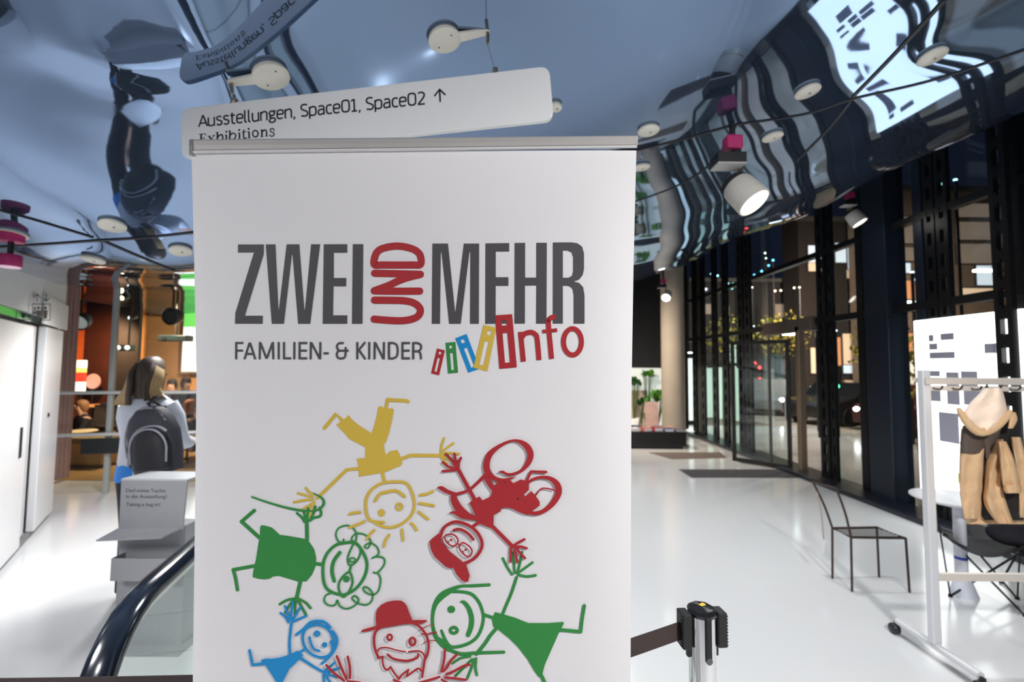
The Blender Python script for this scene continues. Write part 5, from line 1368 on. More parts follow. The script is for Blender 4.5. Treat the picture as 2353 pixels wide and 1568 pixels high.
# lit white wall with planted pots behind the column
lw = 12.6
wx0, wx1 = P(1380, 900, lw).x, P(1538, 900, lw).x
lwz = P(1480, 846, lw).z
ps = thing('lit_partition', 'bright white lit partition wall behind the concrete column', 'partition', ((wx0 + wx1) / 2, lw, 0))
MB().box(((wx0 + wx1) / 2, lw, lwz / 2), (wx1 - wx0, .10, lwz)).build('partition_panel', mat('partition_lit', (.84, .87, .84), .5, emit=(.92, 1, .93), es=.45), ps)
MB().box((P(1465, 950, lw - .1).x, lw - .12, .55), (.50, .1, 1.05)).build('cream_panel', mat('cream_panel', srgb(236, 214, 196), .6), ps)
def plant(px, py, D, z0, label, n, size, seed, potr=.10, col=None):
    rn = random.Random(seed)
    c_ = P(px, py, D)
    t = thing('potted_plant', label, 'plant', (c_.x, D, z0), group='green plants behind the column')
    MB().lathe([(0, 0), (potr * .75, 0), (potr, .18), (potr * 1.05, .18), (potr * .9, .175), (0, .16)], (c_.x, D, z0), 20).build('pot', mat('pot_white', (.7, .68, .64), .5), t, smooth=True)
    lf = MB()
    stems = MB()
    for i in range(n):
        a = rn.uniform(0, 6.28); el = rn.uniform(.2, 1.3); L = size * rn.uniform(.5, 1)
        ctr = Vector((c_.x, D, c_.z)) + Vector((math.cos(a) * math.cos(el), math.sin(a) * math.cos(el) * .6, math.sin(el) - .4)) * L
        base = Vector((c_.x, D, z0 + .16))
        stems.tube([base, base.lerp(ctr, .5) + Vector((0, 0, .05)), ctr], .005, 5)
        M = Euler((rn.uniform(-1, 1), rn.uniform(-1, 1), rn.uniform(0, 6))).to_matrix()
        s_ = .09 * rn.uniform(.6, 1.2); pts = []
        for k_ in range(12):
            b_ = 6.283 * k_ / 12; rr = s_ * (1 + .25 * math.cos(5 * b_))
            pts.append(ctr + M @ Vector((rr * math.cos(b_), rr * math.sin(b_) * .8, .02 * math.cos(2 * b_))))
        lf.add([ctr + M @ Vector((0, 0, -.012))] + pts, [(0, 1 + k_, 1 + (k_ + 1) % 12) for k_ in range(12)])
    stems.build('stem', mat('stem_green', (.05, .12, .02), .6), t)
    lv = lf.build('foliage', col or mat('leaf_green', srgb(92, 160, 50), .5, noise=.4, nscale=6), t)
    lv['kind'] = 'stuff'
plant(1488, 862, lw - .35, .0, 'highest bright green leafy plant against the lit partition', 20, .22, 1)
plant(1457, 880, lw - .5, .0, 'dark green plant at the banner edge against the lit partition', 18, .2, 2, col=mat('leaf_dark', srgb(60, 110, 60), .5, noise=.4, nscale=6))
plant(1474, 925, lw - .7, .0, 'small dark low plant between the two others at the partition', 14, .16, 3, col=mat('leaf_dark', srgb(60, 110, 60), .5, noise=.4, nscale=6))
plant(1512, 915, lw - .9, .0, 'bushy green plant touching the concrete column on its left', 34, .34, 4)

# ------------------------------------------------------------------ café behind the glass wall
wood = mat('cafe_wood', srgb(205, 156, 98), .5, noise=.2, nscale=3)
wood_d = mat('cafe_dark_wood', srgb(70, 34, 18), .5, noise=.3, nscale=4)
CB = 11.4
lamp('cafe_light', 'SPOT', (-6.9, 8.6, 2.9), (-6.6, 9.2, 0), 520, (1, .78, .52), .06, 150)
lamp('cafe_light', 'SPOT', (-9.0, 9.6, 2.6), (-9.6, 11.2, 1.4), 420, (1, .55, .3), .06, 110)
lamp('cafe_light', 'SPOT', (-5.6, 8.8, 2.9), (-7.2, 11.4, 1.6), 420, (1, .8, .55), .06, 120)
fx0, fx1 = -8.7, -2.5
struct(MB().box((-6.5, 9.2, .004), (9.0, 5.0, .008)).build('trim_70', mat('cafe_floor', srgb(168, 132, 80), .35, noise=.3, nscale=4)))
struct(MB().box((-6.2, CB + .1, 2.0), (8.0, .12, 4.0)).build('wall_rear', wood))
# orange wall strip + dark wooden bay
def at(px0, px1, D, z0, z1, th=.08):
    a, b_ = P(px0, 900, D), P(px1, 900, D)
    return MB().box(((a.x + b_.x) / 2, D, (z0 + z1) / 2), (abs(b_.x - a.x), th, z1 - z0))
struct(at(100, 196, CB - .2, 0, 3.2).build('trim_71', mat('orange_wall', srgb(226, 112, 50), .6, noise=.1, nscale=2)))
struct(at(190, 268, CB - .3, 0, 3.2).build('trim_72', wood_d))
struct(at(262, 316, CB - .9, 0, 3.0).build('trim_73', mat('cafe_black_bay', (.02, .017, .015), .6)))
# pleated curtain left of the glass
cm = mat('curtain_mauve', srgb(198, 160, 152), .85, noise=.1, nscale=20)
cur = thing('curtain', 'pleated mauve curtain between the lift wall and the glass wall', 'curtain', P(140, 1130, 6.45))
a_, b_ = P(106, 900, 6.5), P(168, 900, 6.75)
rs0, rs1 = [], []
nn = 90
fr, bk = [], []
for i in range(nn + 1):
    k = i / nn; q = a_.lerp(b_, k); w = .035 * math.sin(k * 6.28 * 7) + .012 * math.sin(k * 40 + 1)
    fr.append((q.x, q.y - w)); bk.append((q.x, q.y - w + .012))
loop = fr + bk[::-1]
MB().rings([[(x, y, .03) for x, y in loop], [(x, y, 2.98) for x, y in loop]]).build('curtain_cloth', cm, cur)
MB().tube([(a_.x - .05, a_.y, 2.99), (b_.x + .05, b_.y, 2.99)], .012, 8).build('curtain_rod', black, cur)

# projection screen
scn = thing('projection_screen', 'glowing projection screen with a green top band behind the glass', 'screen', P(440, 790, CB - .2))
at(414, 520, CB - .14, P(440, 858, CB - .14).z, P(440, 712, CB - .14).z, .05).build('screen_frame', mat('screen_frame', (.3, .25, .18), .5), scn)
at(416, 518, CB - .18, P(440, 854, CB - .18).z, P(440, 752, CB - .18).z, .03).build('screen_image', mat('screen_white', (.8, .8, .8), .5, emit=(.95, 1, .98), es=1.3), scn)
at(416, 518, CB - .18, P(440, 751, CB - .18).z, P(440, 716, CB - .18).z, .03).build('screen_band', mat('screen_green', (.2, .6, .2), .5, emit=srgb(90, 205, 80), es=1.0), scn)
# info totem and round sign
tt = P(187, 860, CB - .8)
tot = thing('light_totem', 'glowing narrow sign with white, green and red bands by the orange wall', 'sign', (tt.x, CB - .8, 0))
zz = lambda y: P(187, y, CB - .8).z
MB().box((tt.x, CB - .8, zz(905) / 2), (.06, .06, zz(905))).build('pole', black, tot)
for y0_, y1_, nm, c_ in ((905, 878, 'white_band', (.95, 1, .92)), (878, 856, 'red_band', srgb(235, 60, 45)), (856, 846, 'green_band', srgb(180, 220, 110)), (846, 828, 'white_band', (.95, 1, .95))):
    MB().box((tt.x, CB - .8, (zz(y0_) + zz(y1_)) / 2), (.18, .07, abs(zz(y1_) - zz(y0_)) - .004)).build(nm, mat('totem_' + nm + str(y0_), c_, .5, emit=c_, es=1.1), tot)
rr = P(214, 877, CB - .6)
rd = thing('round_sign', 'round pinkish white wall sign beside the glowing totem', 'sign', rr)
MB().lathe([(0, -.02), (.17, -.02), (.18, 0), (.17, .02), (0, .02)], rr, 36, Matrix.Rotation(R(90), 3, 'X')).build('sign_disc', mat('round_sign_pink', srgb(205, 160, 155), .5, emit=srgb(205, 150, 145), es=.25), rd, smooth=True)
MB().lathe([(.07, -.026), (.11, -.026), (.11, -.020), (.07, -.020)], rr, 32, Matrix.Rotation(R(90), 3, 'X')).build('sign_ring', mat('round_sign_red', srgb(160, 70, 70), .5), rd)
MB().bar(rr + Vector((0, 0, -.16)), Vector((rr.x, rr.y, .0)), .03).build('stand', black, rd)
# ceiling spot lamps and loudspeaker in the café
def drum(px, py, D, label, rad, lens_col, tilt):
    c_ = P(px, py, D)
    t = thing('cafe_spotlight', label, 'spotlight', c_)
    M = Vector(tilt).normalized().to_track_quat('Z', 'Y').to_matrix()
    MB().lathe([(0, -.12), (rad * .8, -.12), (rad, -.02), (rad, .08), (rad * .9, .085), (rad * .85, .05), (0, .045)], c_, 28, M).build('housing', black, t, smooth=True)
    MB().lathe([(0, .048), (rad * .84, .05), (rad * .84, .056), (0, .06)], c_, 28, M).build('lens', lens_col, t, smooth=True)
    top = zc(c_.x, c_.y)
    MB().bar(c_, (c_.x, c_.y, top - .001), .025).build('rod', black, t)
drum(186, 738, 8.4, 'round black café spotlight with grey lens in front of the orange wall', .155, mat('lens_grey', (.35, .37, .37), .2, emit=(.8, .9, .9), es=.25), (.25, -.9, -.5))
drum(397, 727, 8.6, 'round black lamp head hanging in front of the projection screen', .165, mat('lens_dark', (.03, .03, .035), .2), (-.1, -1, -.2))
drum(285, 684, 8.8, 'small bright café spotlight just under the hull near the glass mullion', .05, mat('lens_warm', (1, .9, .6), .2, emit=(1, .93, .6), es=6), (.2, -1, -.3))
drum(304, 730, 9.2, 'small bright downlight in the dark café bay', .045, mat('lens_cool', (.9, .95, 1), .2, emit=(.9, .95, 1), es=4), (.1, -1, -.3))
c_ = P(404, 778, 9.0)
pj = thing('projector', 'black projector bar hanging before the projection screen', 'projector', c_)
MB().box(c_, (.56, .22, .12)).build('projector_body', mat('projector_dark', (.015, .025, .025), .3), pj, bevel=.015)
MB().box(c_ + Vector((-.15, -.115, 0)), (.08, .02, .06)).build('projector_lens', black, pj)
MB().bar(c_ + Vector((0, 0, .06)), Vector((c_.x, c_.y, zc(c_.x, c_.y) - .002)), .03).build('rod', black, pj)
c_ = P(284, 800, 9.0)
sk = thing('speaker_bar', 'dark twin spotlight bar in the café bay behind the glass mullion', 'spotlight', c_)
MB().box(c_, (.42, .10, .12)).build('bar_body', mat('projector_dark', (.015, .025, .025), .3), sk, bevel=.01)
for dx in (-.06, .12): MB().ball(c_ + Vector((dx, -.06, 0)), .045, 12, 8).build('bulb', mat('bulb_soft', (.7, .75, .8), .3, emit=(.8, .9, 1), es=.9), sk, smooth=True)
MB().bar(c_ + Vector((.1, 0, .06)), Vector((c_.x + .1, c_.y, zc(c_.x + .1, c_.y) - .002)), .025).build('rod', black, sk)

# people and furniture in the café
def sitter(px, pyh, D, face, top_m, hair_c, label, sit=True, legs_m=None, k=1.0):
    h = P(px, pyh, D)
    z0 = 0.0
    t = thing('person', label, 'person', (h.x, D, 0), face, 'people in the café')
    hz = h.z
    zz_ = hz - 1.62 if not sit else hz - 1.22
    S = lambda x, y, z: (x, y, max(.04, z + zz_))
    if sit:
        J = {'pelvis': (S(0, .05, .52), (.14, .11)), 'spine': (S(0, .06, .72), (.12, .09)), 'chest': (S(0, .03, .92), (.15, .10)), 'neck': (S(0, .0, 1.08), .05), 'headb': (S(0, -.02, 1.17), (.07, .085)), 'headt': (S(0, -.02, 1.27), (.075, .09)), 'nose': (S(0, -.12, 1.20), .014),
             'shL': (S(-.18, .02, .99), .06), 'elL': (S(-.24, -.08, .74), .045), 'wristL': (S(-.12, -.30, .74), .032), 'haL': (S(-.08, -.38, .75), .03), 'shR': (S(.18, .02, .99), .06), 'elR': (S(.24, -.08, .74), .045), 'wristR': (S(.12, -.30, .74), .032), 'haR': (S(.08, -.38, .75), .03),
             'hipL': (S(-.1, 0, .5), .09), 'knL': (S(-.12, -.42, .5), .065), 'anL': (S(-.12, -.42, .09), .042), 'toL': (S(-.12, -.55, .04), .036), 'hipR': (S(.1, 0, .5), .09), 'knR': (S(.12, -.42, .5), .065), 'anR': (S(.12, -.42, .09), .042), 'toR': (S(.12, -.55, .04), .036)}
        tors = [((0, .05, .50), .17, .14), ((0, .05, .62), .175, .13), ((0, .05, .78), .18, .125), ((0, .03, .92), .20, .12), ((0, .02, 1.0), .19, .10), ((0, .01, 1.05), .11, .075), ((0, 0, 1.09), .062, .06)]
        lg = [[(-.1, .0, .5), (-.12, -.40, .52), (-.12, -.44, .40), (-.12, -.42, .12)], [(.1, .0, .5), (.12, -.40, .52), (.12, -.44, .40), (.12, -.42, .12)]]
        hc = (0, -.02, 1.22)
    else:
        J = {'pelvis': (S(0, 0, .93), (.13, .10)), 'spine': (S(0, .01, 1.10), (.12, .09)), 'chest': (S(0, 0, 1.30), (.14, .10)), 'neck': (S(0, 0, 1.46), .05), 'headb': (S(0, -.02, 1.55), (.07, .085)), 'headt': (S(0, -.02, 1.66), (.075, .09)), 'nose': (S(0, -.12, 1.59), .014),
             'shL': (S(-.18, 0, 1.40), .06), 'elL': (S(-.26, -.05, 1.14), .045), 'wristL': (S(-.18, -.22, .98), .032), 'haL': (S(-.15, -.29, .95), .03), 'shR': (S(.18, 0, 1.40), .06), 'elR': (S(.26, .0, 1.12), .045), 'wristR': (S(.27, -.05, .88), .032), 'haR': (S(.27, -.08, .80), .03),
             'hipL': (S(-.09, 0, .9), .09), 'knL': (S(-.10, -.01, .5), .062), 'anL': (S(-.10, .02, .09), .04), 'toL': (S(-.11, -.13, .04), .036), 'hipR': (S(.09, 0, .9), .09), 'knR': (S(.10, -.01, .5), .062), 'anR': (S(.10, .02, .09), .04), 'toR': (S(.11, -.13, .04), .036)}
        tors = [((0, 0, .86), .17, .13), ((0, 0, 1.0), .165, .12), ((0, 0, 1.2), .175, .12), ((0, 0, 1.34), .20, .12), ((0, 0, 1.41), .19, .10), ((0, 0, 1.45), .11, .075), ((0, 0, 1.48), .062, .06)]
        lg = [[(-.09, 0, .9), (-.10, -.01, .5), (-.10, .02, .10)], [(.09, 0, .9), (.10, -.01, .5), (.10, .02, .10)]]
        hc = (0, -.02, 1.60)
    E = [('pelvis', 'spine'), ('spine', 'chest'), ('chest', 'neck'), ('neck', 'headb'), ('headb', 'headt'), ('headb', 'nose')]
    for s_ in 'LR': E += [('chest', 'sh' + s_), ('sh' + s_, 'el' + s_), ('el' + s_, 'wrist' + s_), ('wrist' + s_, 'ha' + s_), ('pelvis', 'hip' + s_), ('hip' + s_, 'kn' + s_), ('kn' + s_, 'an' + s_), ('an' + s_, 'to' + s_)]
    for s_, sg in (('L', -1), ('R', 1)):       # short separate fingers
        hx = Vector(J['ha' + s_][0]); wx = Vector(J['wrist' + s_][0]); d = (hx - wx).normalized()
        for i, o_ in enumerate((-.024, -.008, .008, .024)):
            n1 = 'g%d%s' % (i, s_); n2 = 'h%d%s' % (i, s_)
            J[n1] = (tuple(hx + d * .05 + Vector((o_, 0, 0))), .010); J[n2] = (tuple(hx + d * (.085 - .01 * abs(i - 1)) + Vector((o_ * 1.2, 0, -.012))), .008)
            E += [('ha' + s_, n1), (n1, n2)]
        J['q' + s_] = (tuple(hx - d * .005 + Vector((-sg * .045, 0, .0))), .010); E.append(('ha' + s_, 'q' + s_))
    body('body', J, E, 'pelvis', t, skin)
    Q = lambda c: Vector(S(*c))
    MB().ell([(Q(c), a, b_) for c, a, b_ in tors], 24).build('top', top_m, t, smooth=True, world=False)
    for s_ in 'LR':
        MB().tube([Vector(J['sh' + s_][0]), Vector(J['el' + s_][0]), Vector(J['wrist' + s_][0])], [.075, .062, .045], 14).build('sleeve', top_m, t, smooth=True, world=False)
    for l in lg: MB().tube(catmull([tuple(Q(c)) for c in l], k=4), .088, 14).build('trouser_leg', legs_m or trs, t, smooth=True, world=False)
    hcv = Q(hc)
    hm = mat('hair_' + '%02d%02d%02d' % tuple(int(c * 99) for c in hair_c), hair_c, .6, noise=.3, nscale=50)
    MB().ell([(hcv + Vector((0, .035, -.10)), .07, .05), (hcv + Vector((0, .03, -.03)), .095, .085), (hcv + Vector((0, .015, .05)), .095, .10), (hcv + Vector((0, .01, .11)), .075, .085), (hcv + Vector((0, .01, .135)), .03, .035)], 20).build('hair', hm, t, smooth=True, world=False)
    for sg in (-1, 1): MB().ball(hcv + Vector((sg * .033, -.092, .005)), .012, 8, 6).build('eye', mat('eye_dark', (.03, .02, .02), .2), t, smooth=True, world=False)
    return t
topc = lambda n, r, g, b_: mat('top_' + n, srgb(r, g, b_), .8, noise=.1, nscale=10)
sitter(427, 880, 9.6, 1.1, topc('navy', 22, 22, 40), srgb(45, 28, 20), 'standing café guest in dark navy close to the banner edge', sit=False)
sitter(190, 935, 8.9, -.5, topc('black', 24, 22, 26), srgb(150, 105, 70), 'seated café guest in black at the left behind the glass', sit=True)
sitter(240, 940, 9.9, .9, topc('brown', 70, 40, 34), srgb(60, 40, 30), 'seated café guest in brown facing left behind the glass', sit=True)
sitter(436, 935, 8.3, 2.6, topc('dark', 40, 26, 18), srgb(170, 96, 50), 'seated auburn-haired café guest at the banner edge', sit=True)
sitter(396, 885, 9.9, .3, topc('charcoal', 36, 32, 34), srgb(25, 20, 18), 'dark-haired seated café guest right of the blond person', sit=True)
def cafe_chair(px, D, face, label, c_):
    q = P(px, 1000, D)
    t = thing('cafe_chair', label, 'chair', (q.x, D, 0), face, 'café chairs')
    m_ = mat('chair_' + c_[0], c_[1], .5)
    prof = []
    for i in range(9):
        a = i / 8; prof.append([(x_ * (.22 - .03 * a), .20 - .05 * math.cos(x_ * 1.5) + .05 * a, .44 + .42 * a) for x_ in (-1, -.6, -.2, .2, .6, 1)])
    fr_ = [[Vector(p_) for p_ in r_] + [Vector(p_) + Vector((0, .014, 0)) for p_ in r_[::-1]] for r_ in prof]
    MB().rings(fr_).build('backrest', m_, t, smooth=True, world=False)
    MB().lathe([(0, .425), (.2, .43), (.23, .445), (.21, .46), (0, .45)], (0, 0, 0), 24).build('seat', m_, t, smooth=True, world=False)
    for sx in (-1, 1):
        for sy in (-1, 1): MB().tube([(sx * .13, sy * .13, .43), (sx * .2, sy * .2, 0)], .011, 8).build('leg', black, t, smooth=True, world=False)
cafe_chair(188, 8.5, 2.6, 'cream shell café chair at the left behind the glass', ('cream', srgb(214, 196, 160)))
cafe_chair(432, 8.0, 3.0, 'grey shell café chair at the banner edge', ('grey', srgb(150, 146, 140)))
cafe_chair(252, 9.3, 1.0, 'dark café chair right of the cream one', ('dark', srgb(60, 45, 36)))
def cafe_table(px, D, label):
    q = P(px, 1000, D)
    t = thing('cafe_table', label, 'table', (q.x, D, 0), 0, 'café tables')
    MB().lathe([(0, .72), (.36, .72), (.37, .735), (.36, .75), (0, .75)], (0, 0, 0), 32).build('tabletop', wood, t, smooth=True, world=False)
    MB().lathe([(0, 0), (.2, 0), (.2, .015), (.03, .03), (.03, .72), (0, .72)], (0, 0, 0), 20).build('pedestal', black, t, smooth=True, world=False)
cafe_table(215, 10.4, 'round wooden café table at the left behind the glass')
cafe_table(410, 10.8, 'round wooden café table behind the blond person')
MB  # café counter front
q0, q1 = P(165, 1000, 7.7), P(262, 1000, 7.7)
ct = thing('bench', 'low tan upholstered bench along the café behind the glass', 'bench', ((q0.x + q1.x) / 2, 7.7, 0))
MB().box(((q0.x + q1.x) / 2, 7.7, .22), (abs(q1.x - q0.x), .42, .36)).build('bench_body', mat('bench_tan', srgb(196, 158, 92), .7, noise=.2, nscale=6), ct, bevel=.02)
MB().box(((q0.x + q1.x) / 2, 7.7, .44), (abs(q1.x - q0.x) + .04, .46, .08)).build('cushion', mat('cushion_khaki', srgb(140, 116, 76), .8, noise=.1, nscale=8), ct, bevel=.025)

# ------------------------------------------------------------------ the street at night outside
road = mat('asphalt', (.035, .035, .04), .5, noise=.3, nscale=3)
struct(MB().box((26, 12, -.16), (42, 60, .1)).build('ground', road))
pave = mat('pavement', (.42, .36, .30), .6, noise=.2, nscale=2)
struct(MB().box((9.0, 12, -.085), (8.0, 40, .05)).build('trim_80', pave))
lamp('street_light', 'SPOT', (9.4, 11.0, 5.4), (9.6, 11.0, 0), 1300, (1, .80, .62), .15, 140)
lamp('street_light', 'SPOT', (7.5, 15.5, 5.0), (7.5, 15.5, 0), 700, (.9, .97, .95), .15, 140)
lamp('street_light', 'SPOT', (13.0, 15.5, 6.0), (15.0, 21.0, 2.0), 4500, (1, .82, .66), .15, 140)
lamp('street_light', 'SPOT', (10.0, 20.0, 6.0), (11.0, 25.0, 1.5), 1500, (.9, .95, 1), .15, 130)
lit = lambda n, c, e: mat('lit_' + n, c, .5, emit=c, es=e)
wall1 = mat('night_wall_beige', srgb(150, 130, 112), .85, noise=.1, nscale=1)
wall2 = mat('night_wall_dark', srgb(58, 52, 50), .85, noise=.1, nscale=1)
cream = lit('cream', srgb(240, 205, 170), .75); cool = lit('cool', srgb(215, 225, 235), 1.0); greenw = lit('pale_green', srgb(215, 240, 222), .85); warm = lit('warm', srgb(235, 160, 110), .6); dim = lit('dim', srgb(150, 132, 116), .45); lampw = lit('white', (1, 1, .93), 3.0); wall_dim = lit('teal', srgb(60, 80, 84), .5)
def front(D, px0, px1, ytop, label, wall_m, wins, depth=5.0):
    # a house front facing the hall at distance D; glowing panes as pixel rectangles, some standing in for lit wall, road and reflections
    a, b_ = P(px0, 840, D), P(px1, 840, D); zt_ = P((px0 + px1) / 2, ytop, D).z
    t = thing('building', label, 'building', ((a.x + b_.x) / 2, D, -.11))
    MB().box(((a.x + b_.x) / 2, D + depth / 2, zt_ / 2 - .055), (b_.x - a.x, depth, zt_ + .11)).build('wall', wall_m, t)
    for (x0, y0, x1, y1, m_) in wins:
        p0, p1 = P(x0, y1, D), P(x1, y0, D); c_ = (p0 + p1) / 2
        fo = MB().box((c_.x, D - .03, c_.z), (p1.x - p0.x + .12, .10, p1.z - p0.z + .12)).build('window', mat('window_frame_dark', (.05, .05, .05), .5), t)
        MB().box((c_.x, D - .09, c_.z), (p1.x - p0.x, .03, p1.z - p0.z)).build('pane', m_, fo)
    MB().box(((a.x + b_.x) / 2, D - .1, zt_ - .15), (b_.x - a.x + .1, .35, .22)).build('cornice', mat('cornice_grey', (.12, .11, .10), .7), t)
front(27.0, 1585, 1838, 640, 'dark night house front at the far end of the street, seen through the glass door', wall2, [(1600, 842, 1622, 985, greenw), (1640, 845, 1662, 1000, greenw), (1672, 790, 1690, 985, greenw), (1704, 812, 1716, 970, greenw), (1722, 835, 1735, 960, greenw), (1620, 700, 1634, 722, dim), (1660, 704, 1674, 726, dim), (1700, 706, 1714, 730, dim), (1780, 700, 1800, 730, dim), (1756, 815, 1822, 905, wall_dim)])
front(25.0, 1842, 2036, 500, 'night house front with bright upper windows between the entrance and the navy post', wall2, [(1856, 566, 1886, 604, cool), (1890, 566, 1912, 604, cool), (1918, 560, 1940, 604, cool), (1946, 556, 1982, 620, cool), (1856, 606, 1912, 624, cream), (1944, 622, 1982, 640, cream), (1862, 800, 1884, 858, cream), (1893, 806, 1906, 842, cream), (1916, 776, 1928, 840, warm), (1936, 768, 1984, 838, cream), (1936, 840, 1984, 858, cool), (1862, 888, 1886, 990, cool), (1920, 893, 1938, 960, cream), (1946, 893, 2000, 925, cool), (1946, 928, 2000, 990, cream)], 1.5)
front(22.0, 2040, 2420, 430, 'beige night house front with awnings behind the yellow tree at the right', wall1, [(2046, 500, 2108, 560, dim), (2046, 570, 2108, 600, dim), (2046, 606, 2088, 628, cool), (2052, 646, 2106, 688, warm), (2048, 692, 2106, 706, lampw), (2056, 766, 2110, 832, warm), (2056, 836, 2108, 900, dim), (2058, 906, 2112, 918, lampw), (2058, 926, 2114, 1000, cream), (2198, 470, 2288, 500, dim), (2198, 512, 2288, 552, dim), (2198, 562, 2288, 606, dim), (2242, 612, 2290, 656, cool), (2210, 664, 2290, 690, cream), (2310, 560, 2340, 640, dim)], 2.3)  # several glowing panes stand in for wall, road and mirrored ceiling
# lit shelter outside: gives the bright strips between the ladder posts
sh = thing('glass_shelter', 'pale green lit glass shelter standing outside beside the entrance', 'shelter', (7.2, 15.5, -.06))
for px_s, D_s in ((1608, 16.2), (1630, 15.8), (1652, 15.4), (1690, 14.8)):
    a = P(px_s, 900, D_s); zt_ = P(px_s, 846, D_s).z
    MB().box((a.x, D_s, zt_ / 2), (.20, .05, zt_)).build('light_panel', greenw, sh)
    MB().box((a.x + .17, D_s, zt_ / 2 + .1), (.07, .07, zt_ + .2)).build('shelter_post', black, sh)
a = P(1650, 846, 15.5)
MB().box((a.x, 15.5, a.z + .12), (1.7, 1.6, .10)).build('shelter_roof', mat('shelter_roof', (.05, .05, .05), .5), sh)
ip = P(1584, 910, 14.5)
pil = thing('light_pillar', 'glowing white pillar outside right beside the concrete column', 'lamp', (ip.x, 14.5, -.06))
MB().box((ip.x, 14.5, 1.0), (.36, .36, 2.0)).build('glowing_body', lit('pillar', (.93, 1, .96), 1.6), pil, bevel=.03)
MB().box((ip.x, 14.5, .0), (.5, .5, .12)).build('pillar_foot', black, pil)
MB().box((ip.x, 14.5, 2.05), (.42, .42, .1)).build('pillar_cap', black, pil)
# a pale delivery van and cars
def car(x, y, rz, label, col, lights, van=False):
    t = thing('car', label, 'car', (x, y, -.11), rz, 'vehicles on the street')
    m_ = mat('paint_' + label.split()[0], col, .25, .1, coat=.6)
    if van: side = [(-2.4, .3), (-2.45, 1.0), (-2.2, 1.2), (-1.7, 2.1), (-1.2, 2.25), (2.3, 2.25), (2.45, 2.1), (2.5, .4), (2.4, .3)]
    else: side = [(-2.1, .28), (-2.15, .65), (-2.0, .8), (-1.1, .95), (-.55, 1.38), (.8, 1.42), (1.55, 1.02), (2.05, .92), (2.12, .4), (2.05, .28)]
    wd = .92 if van else .86
    rs = []
    for yy, k in ((-wd, .94), (-wd * .9, 1.0), (wd * .9, 1.0), (wd, .94)):
        rs.append([(sx * k, yy, .28 + (sz_ - .28) * (1 if abs(yy) < wd * .95 else .97)) for sx, sz_ in side])
    MB().rings(rs).build('car_body', m_, t, bevel=.03, world=False)
    gx = [(-1.62, 1.2), (-1.22, 2.02), (-.4, 2.02), (-.4, 1.2)] if van else [(-.95, .99), (-.5, 1.33), (.75, 1.36), (1.35, 1.03)]
    MB().rings([[(a, yy, b_) for a, b_ in gx] for yy in (-wd - .012, wd + .012)]).build('side_glass', mat('car_glass', (.015, .017, .02), .05, spec=.8), t, world=False)
    for wx in (-1.35, 1.4):
        for sg in (-1, 1):
            w_ = MB().lathe([(0, -.1), (.30, -.1), (.32, -.06), (.32, .06), (.30, .1), (0, .1)], (wx, sg * (wd - .08), .32), 20, Matrix.Rotation(R(90), 3, 'X')).build('wheel', black, t, smooth=True, world=False)
    for sg in (-1, 1):
        MB().ball((side[1][0] + .03, sg * .62, .66), .10, 12, 8, (.5, 1, .7)).build('headlight', lit('headlight', (1, 1, 1), 14.0) if lights else mat('headlight_off', (.4, .4, .4), .1), t, smooth=True, world=False)
        MB().ball((side[-3][0] - .02, sg * .66, .74), .08, 10, 8, (.4, 1, 1)).build('tail_light', lit('tail', (1, .04, .03), 2.0), t, smooth=True, world=False)
h1 = P(1754, 932, 17.0)
car(h1.x + 1.0, 18.9, R(62), 'silver car with glaring headlights approaching outside the glass door', (.3, .31, .33), True)
h2 = P(1955, 930, 15.2); car(h2.x, 15.2, R(20), 'black parked car outside between the entrance and the navy post', (.02, .02, .022), False)
h2 = P(2085, 930, 17.5); car(h2.x + 2.2, 18.0, R(10), 'white van parked across the street outside', (.62, .58, .55), False, True)
h2 = P(2020, 960, 13.0); car(h2.x + 1.7, 13.0, R(12), 'dark red car behind the second facade post', (.10, .01, .012), True)
# street trees with yellowing leaves
def tree(x, y, h, seed, label):
    rn = random.Random(seed)
    t = thing('tree', label, 'tree', (x, y, -.11), 0, 'street trees at night')
    MB().tube([(0, 0, 0), (.05, 0, h * .4), (0, .05, h * .75)], [.13, .10, .05], 10).build('trunk', mat('bark', (.06, .045, .035), .9, noise=.3, nscale=8), t, smooth=True, world=False)
    lf = MB()
    for i in range(420):
        v = Vector((rn.gauss(0, 1), rn.gauss(0, 1), rn.gauss(0, .8))); v = v.normalized() * (rn.random() ** .4) * 1.15
        c_ = Vector((0, 0, h * .85)) + v; M = Euler((rn.uniform(0, 6), rn.uniform(0, 6), rn.uniform(0, 6))).to_matrix(); s_ = rn.uniform(.05, .10)
        lf.add([c_ + M @ Vector(q) * s_ for q in ((-1, 0, 0), (0, -.6, .1), (1, 0, 0), (0, .6, .1))], [(0, 1, 2, 3)])
    o = lf.build('foliage', mat('autumn_leaf', srgb(150, 140, 40), .6, noise=.5, nscale=2), t, world=False); o['kind'] = 'stuff'
tree(P(2078, 800, 11.0).x, 11.0, 2.6, 1, 'yellow-leaved young tree outside between the two navy posts')
tree(P(1800, 700, 20.5).x, 20.5, 3.9, 2, 'yellowing street tree outside above the entrance door')
tree(P(1670, 700, 21.0).x, 21.0, 3.9, 3, 'street tree outside farthest along the pavement')
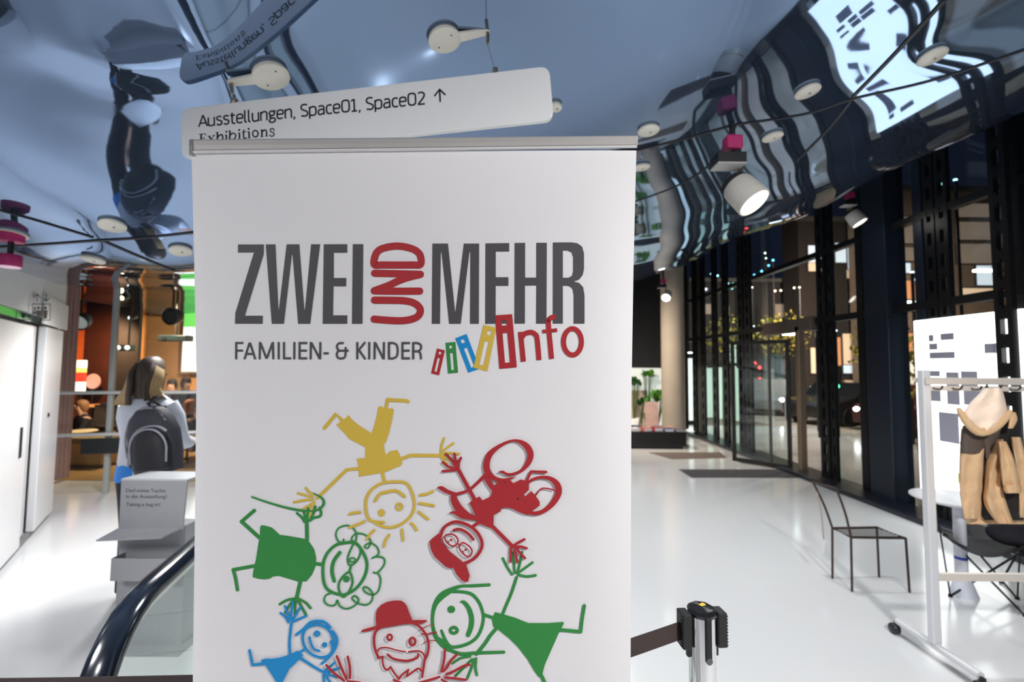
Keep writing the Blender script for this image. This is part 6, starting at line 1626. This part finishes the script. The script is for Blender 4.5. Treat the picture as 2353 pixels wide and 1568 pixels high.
# street lamps, traffic lights and glowing dots added for lobby lights mirrored in the glass
def street_lamp(x, y, h, label, c_, e_):
    t = thing('street_lamp', label, 'street lamp', (x, y, -.11), 0, 'street lamps')
    MB().tube([(0, 0, 0), (0, 0, h), (-.25, 0, h + .12), (-.6, 0, h + .14)], [.05, .04, .035, .03], 10).build('lamp_post', black, t, smooth=True, world=False)
    MB().box((-.7, 0, h + .11), (.42, .14, .05)).build('lamp_head', lit('street' + str(int(c_[2] * 100)), c_, e_), t, bevel=.01, world=False)
q = P(1818, 768, 12.5); street_lamp(q.x + .7, 12.5, q.z, 'street lamp with bluish white head over the entrance', (.8, .97, 1), 16)
q = P(2085, 705, 15.0); street_lamp(q.x + .7, 15.0, q.z, 'street lamp with white head between the two navy posts', (.95, 1, .95), 10)
q = P(1722, 750, 23.0); street_lamp(q.x + .7, 23.0, q.z, 'street lamp with greenish head far down the street', (.8, 1, .9), 12)
q = P(1590, 811, 24.0); street_lamp(q.x + .7, 24.0, q.z, 'farthest street lamp beside the concrete column', (.85, 1, .95), 14)
q = P(2262, 622, 10.4); street_lamp(q.x + .7, 10.4, q.z, 'tall street lamp above the display board', (.9, .97, 1), 10)
def signal(x, y, z, label, c_):
    t = thing('traffic_light', label, 'traffic light', (x, y, -.11), 0, 'traffic lights')
    MB().tube([(0, 0, 0), (0, 0, z + .1)], .05, 10).build('signal_pole', black, t, smooth=True, world=False)
    MB().box((0, -.0, z + .05), (.2, .24, .7)).build('signal_box', black, t, bevel=.02, world=False)
    for i, (m_, on) in enumerate(((lit('signal_red', (1, .05, .04), 7), c_ == 'r'), (lit('signal_amber', (1, .5, .05), 6), c_ == 'a'), (lit('signal_green', (.1, 1, .6), 5), c_ == 'g'))):
        MB().ball((-.07, -.1, z + .25 - i * .2), .085, 12, 8).build('signal_lamp', m_ if on else mat('signal_off', (.02, .02, .02), .3), t, smooth=True, world=False)
for px, py, D, c_, lb in ((1735, 842, 23.5, 'r', 'red traffic light farthest left outside the glass door'), (1746, 851, 24.4, 'r', 'second red traffic light just right of the first'), (1729, 870, 22.2, 'r', 'nearest red traffic light low beside the door'), (1806, 917, 22.6, 'a', 'amber traffic light low right of the headlights'), (1920, 866, 12.6, 'g', 'green traffic light left of the navy post')):
    q = P(px, py, D); signal(q.x, D, q.z, lb, c_)
def light_dots(pix, D, label, c_, e_, r_=.035):  # glowing balls on made-up cords and masts, for lights mirrored in the glass
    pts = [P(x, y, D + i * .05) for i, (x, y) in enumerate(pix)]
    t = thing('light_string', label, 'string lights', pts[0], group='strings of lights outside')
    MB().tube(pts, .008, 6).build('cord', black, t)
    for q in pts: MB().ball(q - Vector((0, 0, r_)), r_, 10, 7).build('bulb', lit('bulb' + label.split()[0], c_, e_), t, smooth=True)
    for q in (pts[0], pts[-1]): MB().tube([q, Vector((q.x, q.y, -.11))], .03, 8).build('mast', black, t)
light_dots([(1634, 628), (1649, 632), (1673, 650), (1685, 650), (1682, 661), (1672, 667), (1690, 655)], 19.2, 'turquoise string of small lights high outside above the far posts', (.35, .9, 1), 9)
light_dots([(1724, 642), (1733, 630), (1750, 621), (1766, 608), (1776, 596)], 21.9, 'blue slanting string of lights outside over the street', (.15, .65, 1), 4, .05)
light_dots([(1711, 576), (1758, 580), (1760, 592)], 22.4, 'greenish pair of lights high under the hull edge', (.7, 1, .75), 6, .04)
light_dots([(1728, 659), (1781, 667), (1794, 666), (1825, 660), (1837, 659)], 21.6, 'warm string of lamps outside left of the ladder posts', (1, .78, .55), 6, .04)
light_dots([(1592, 655), (1610, 645), (1622, 662), (1640, 668), (1618, 678), (1600, 682), (1642, 684)], 17, 'white cluster of small lights outside beside the column', (.8, .85, 1), 3, .05)
light_dots([(2135, 425), (2165, 418), (2195, 410)], 9.6, 'cyan string of three lights high outside at the right', (.4, .8, 1), 5, .035)
light_dots([(1876, 752), (1885, 774), (1902, 774), (1920, 757)], 11.4, 'pale blue string of lights outside left of the navy post', (.6, .8, 1), 5, .035)
light_dots([(2096, 622), (2106, 639), (2124, 640), (2142, 626)], 9.3, 'white string of lamps outside right of the navy post', (.95, .97, 1), 6, .035)
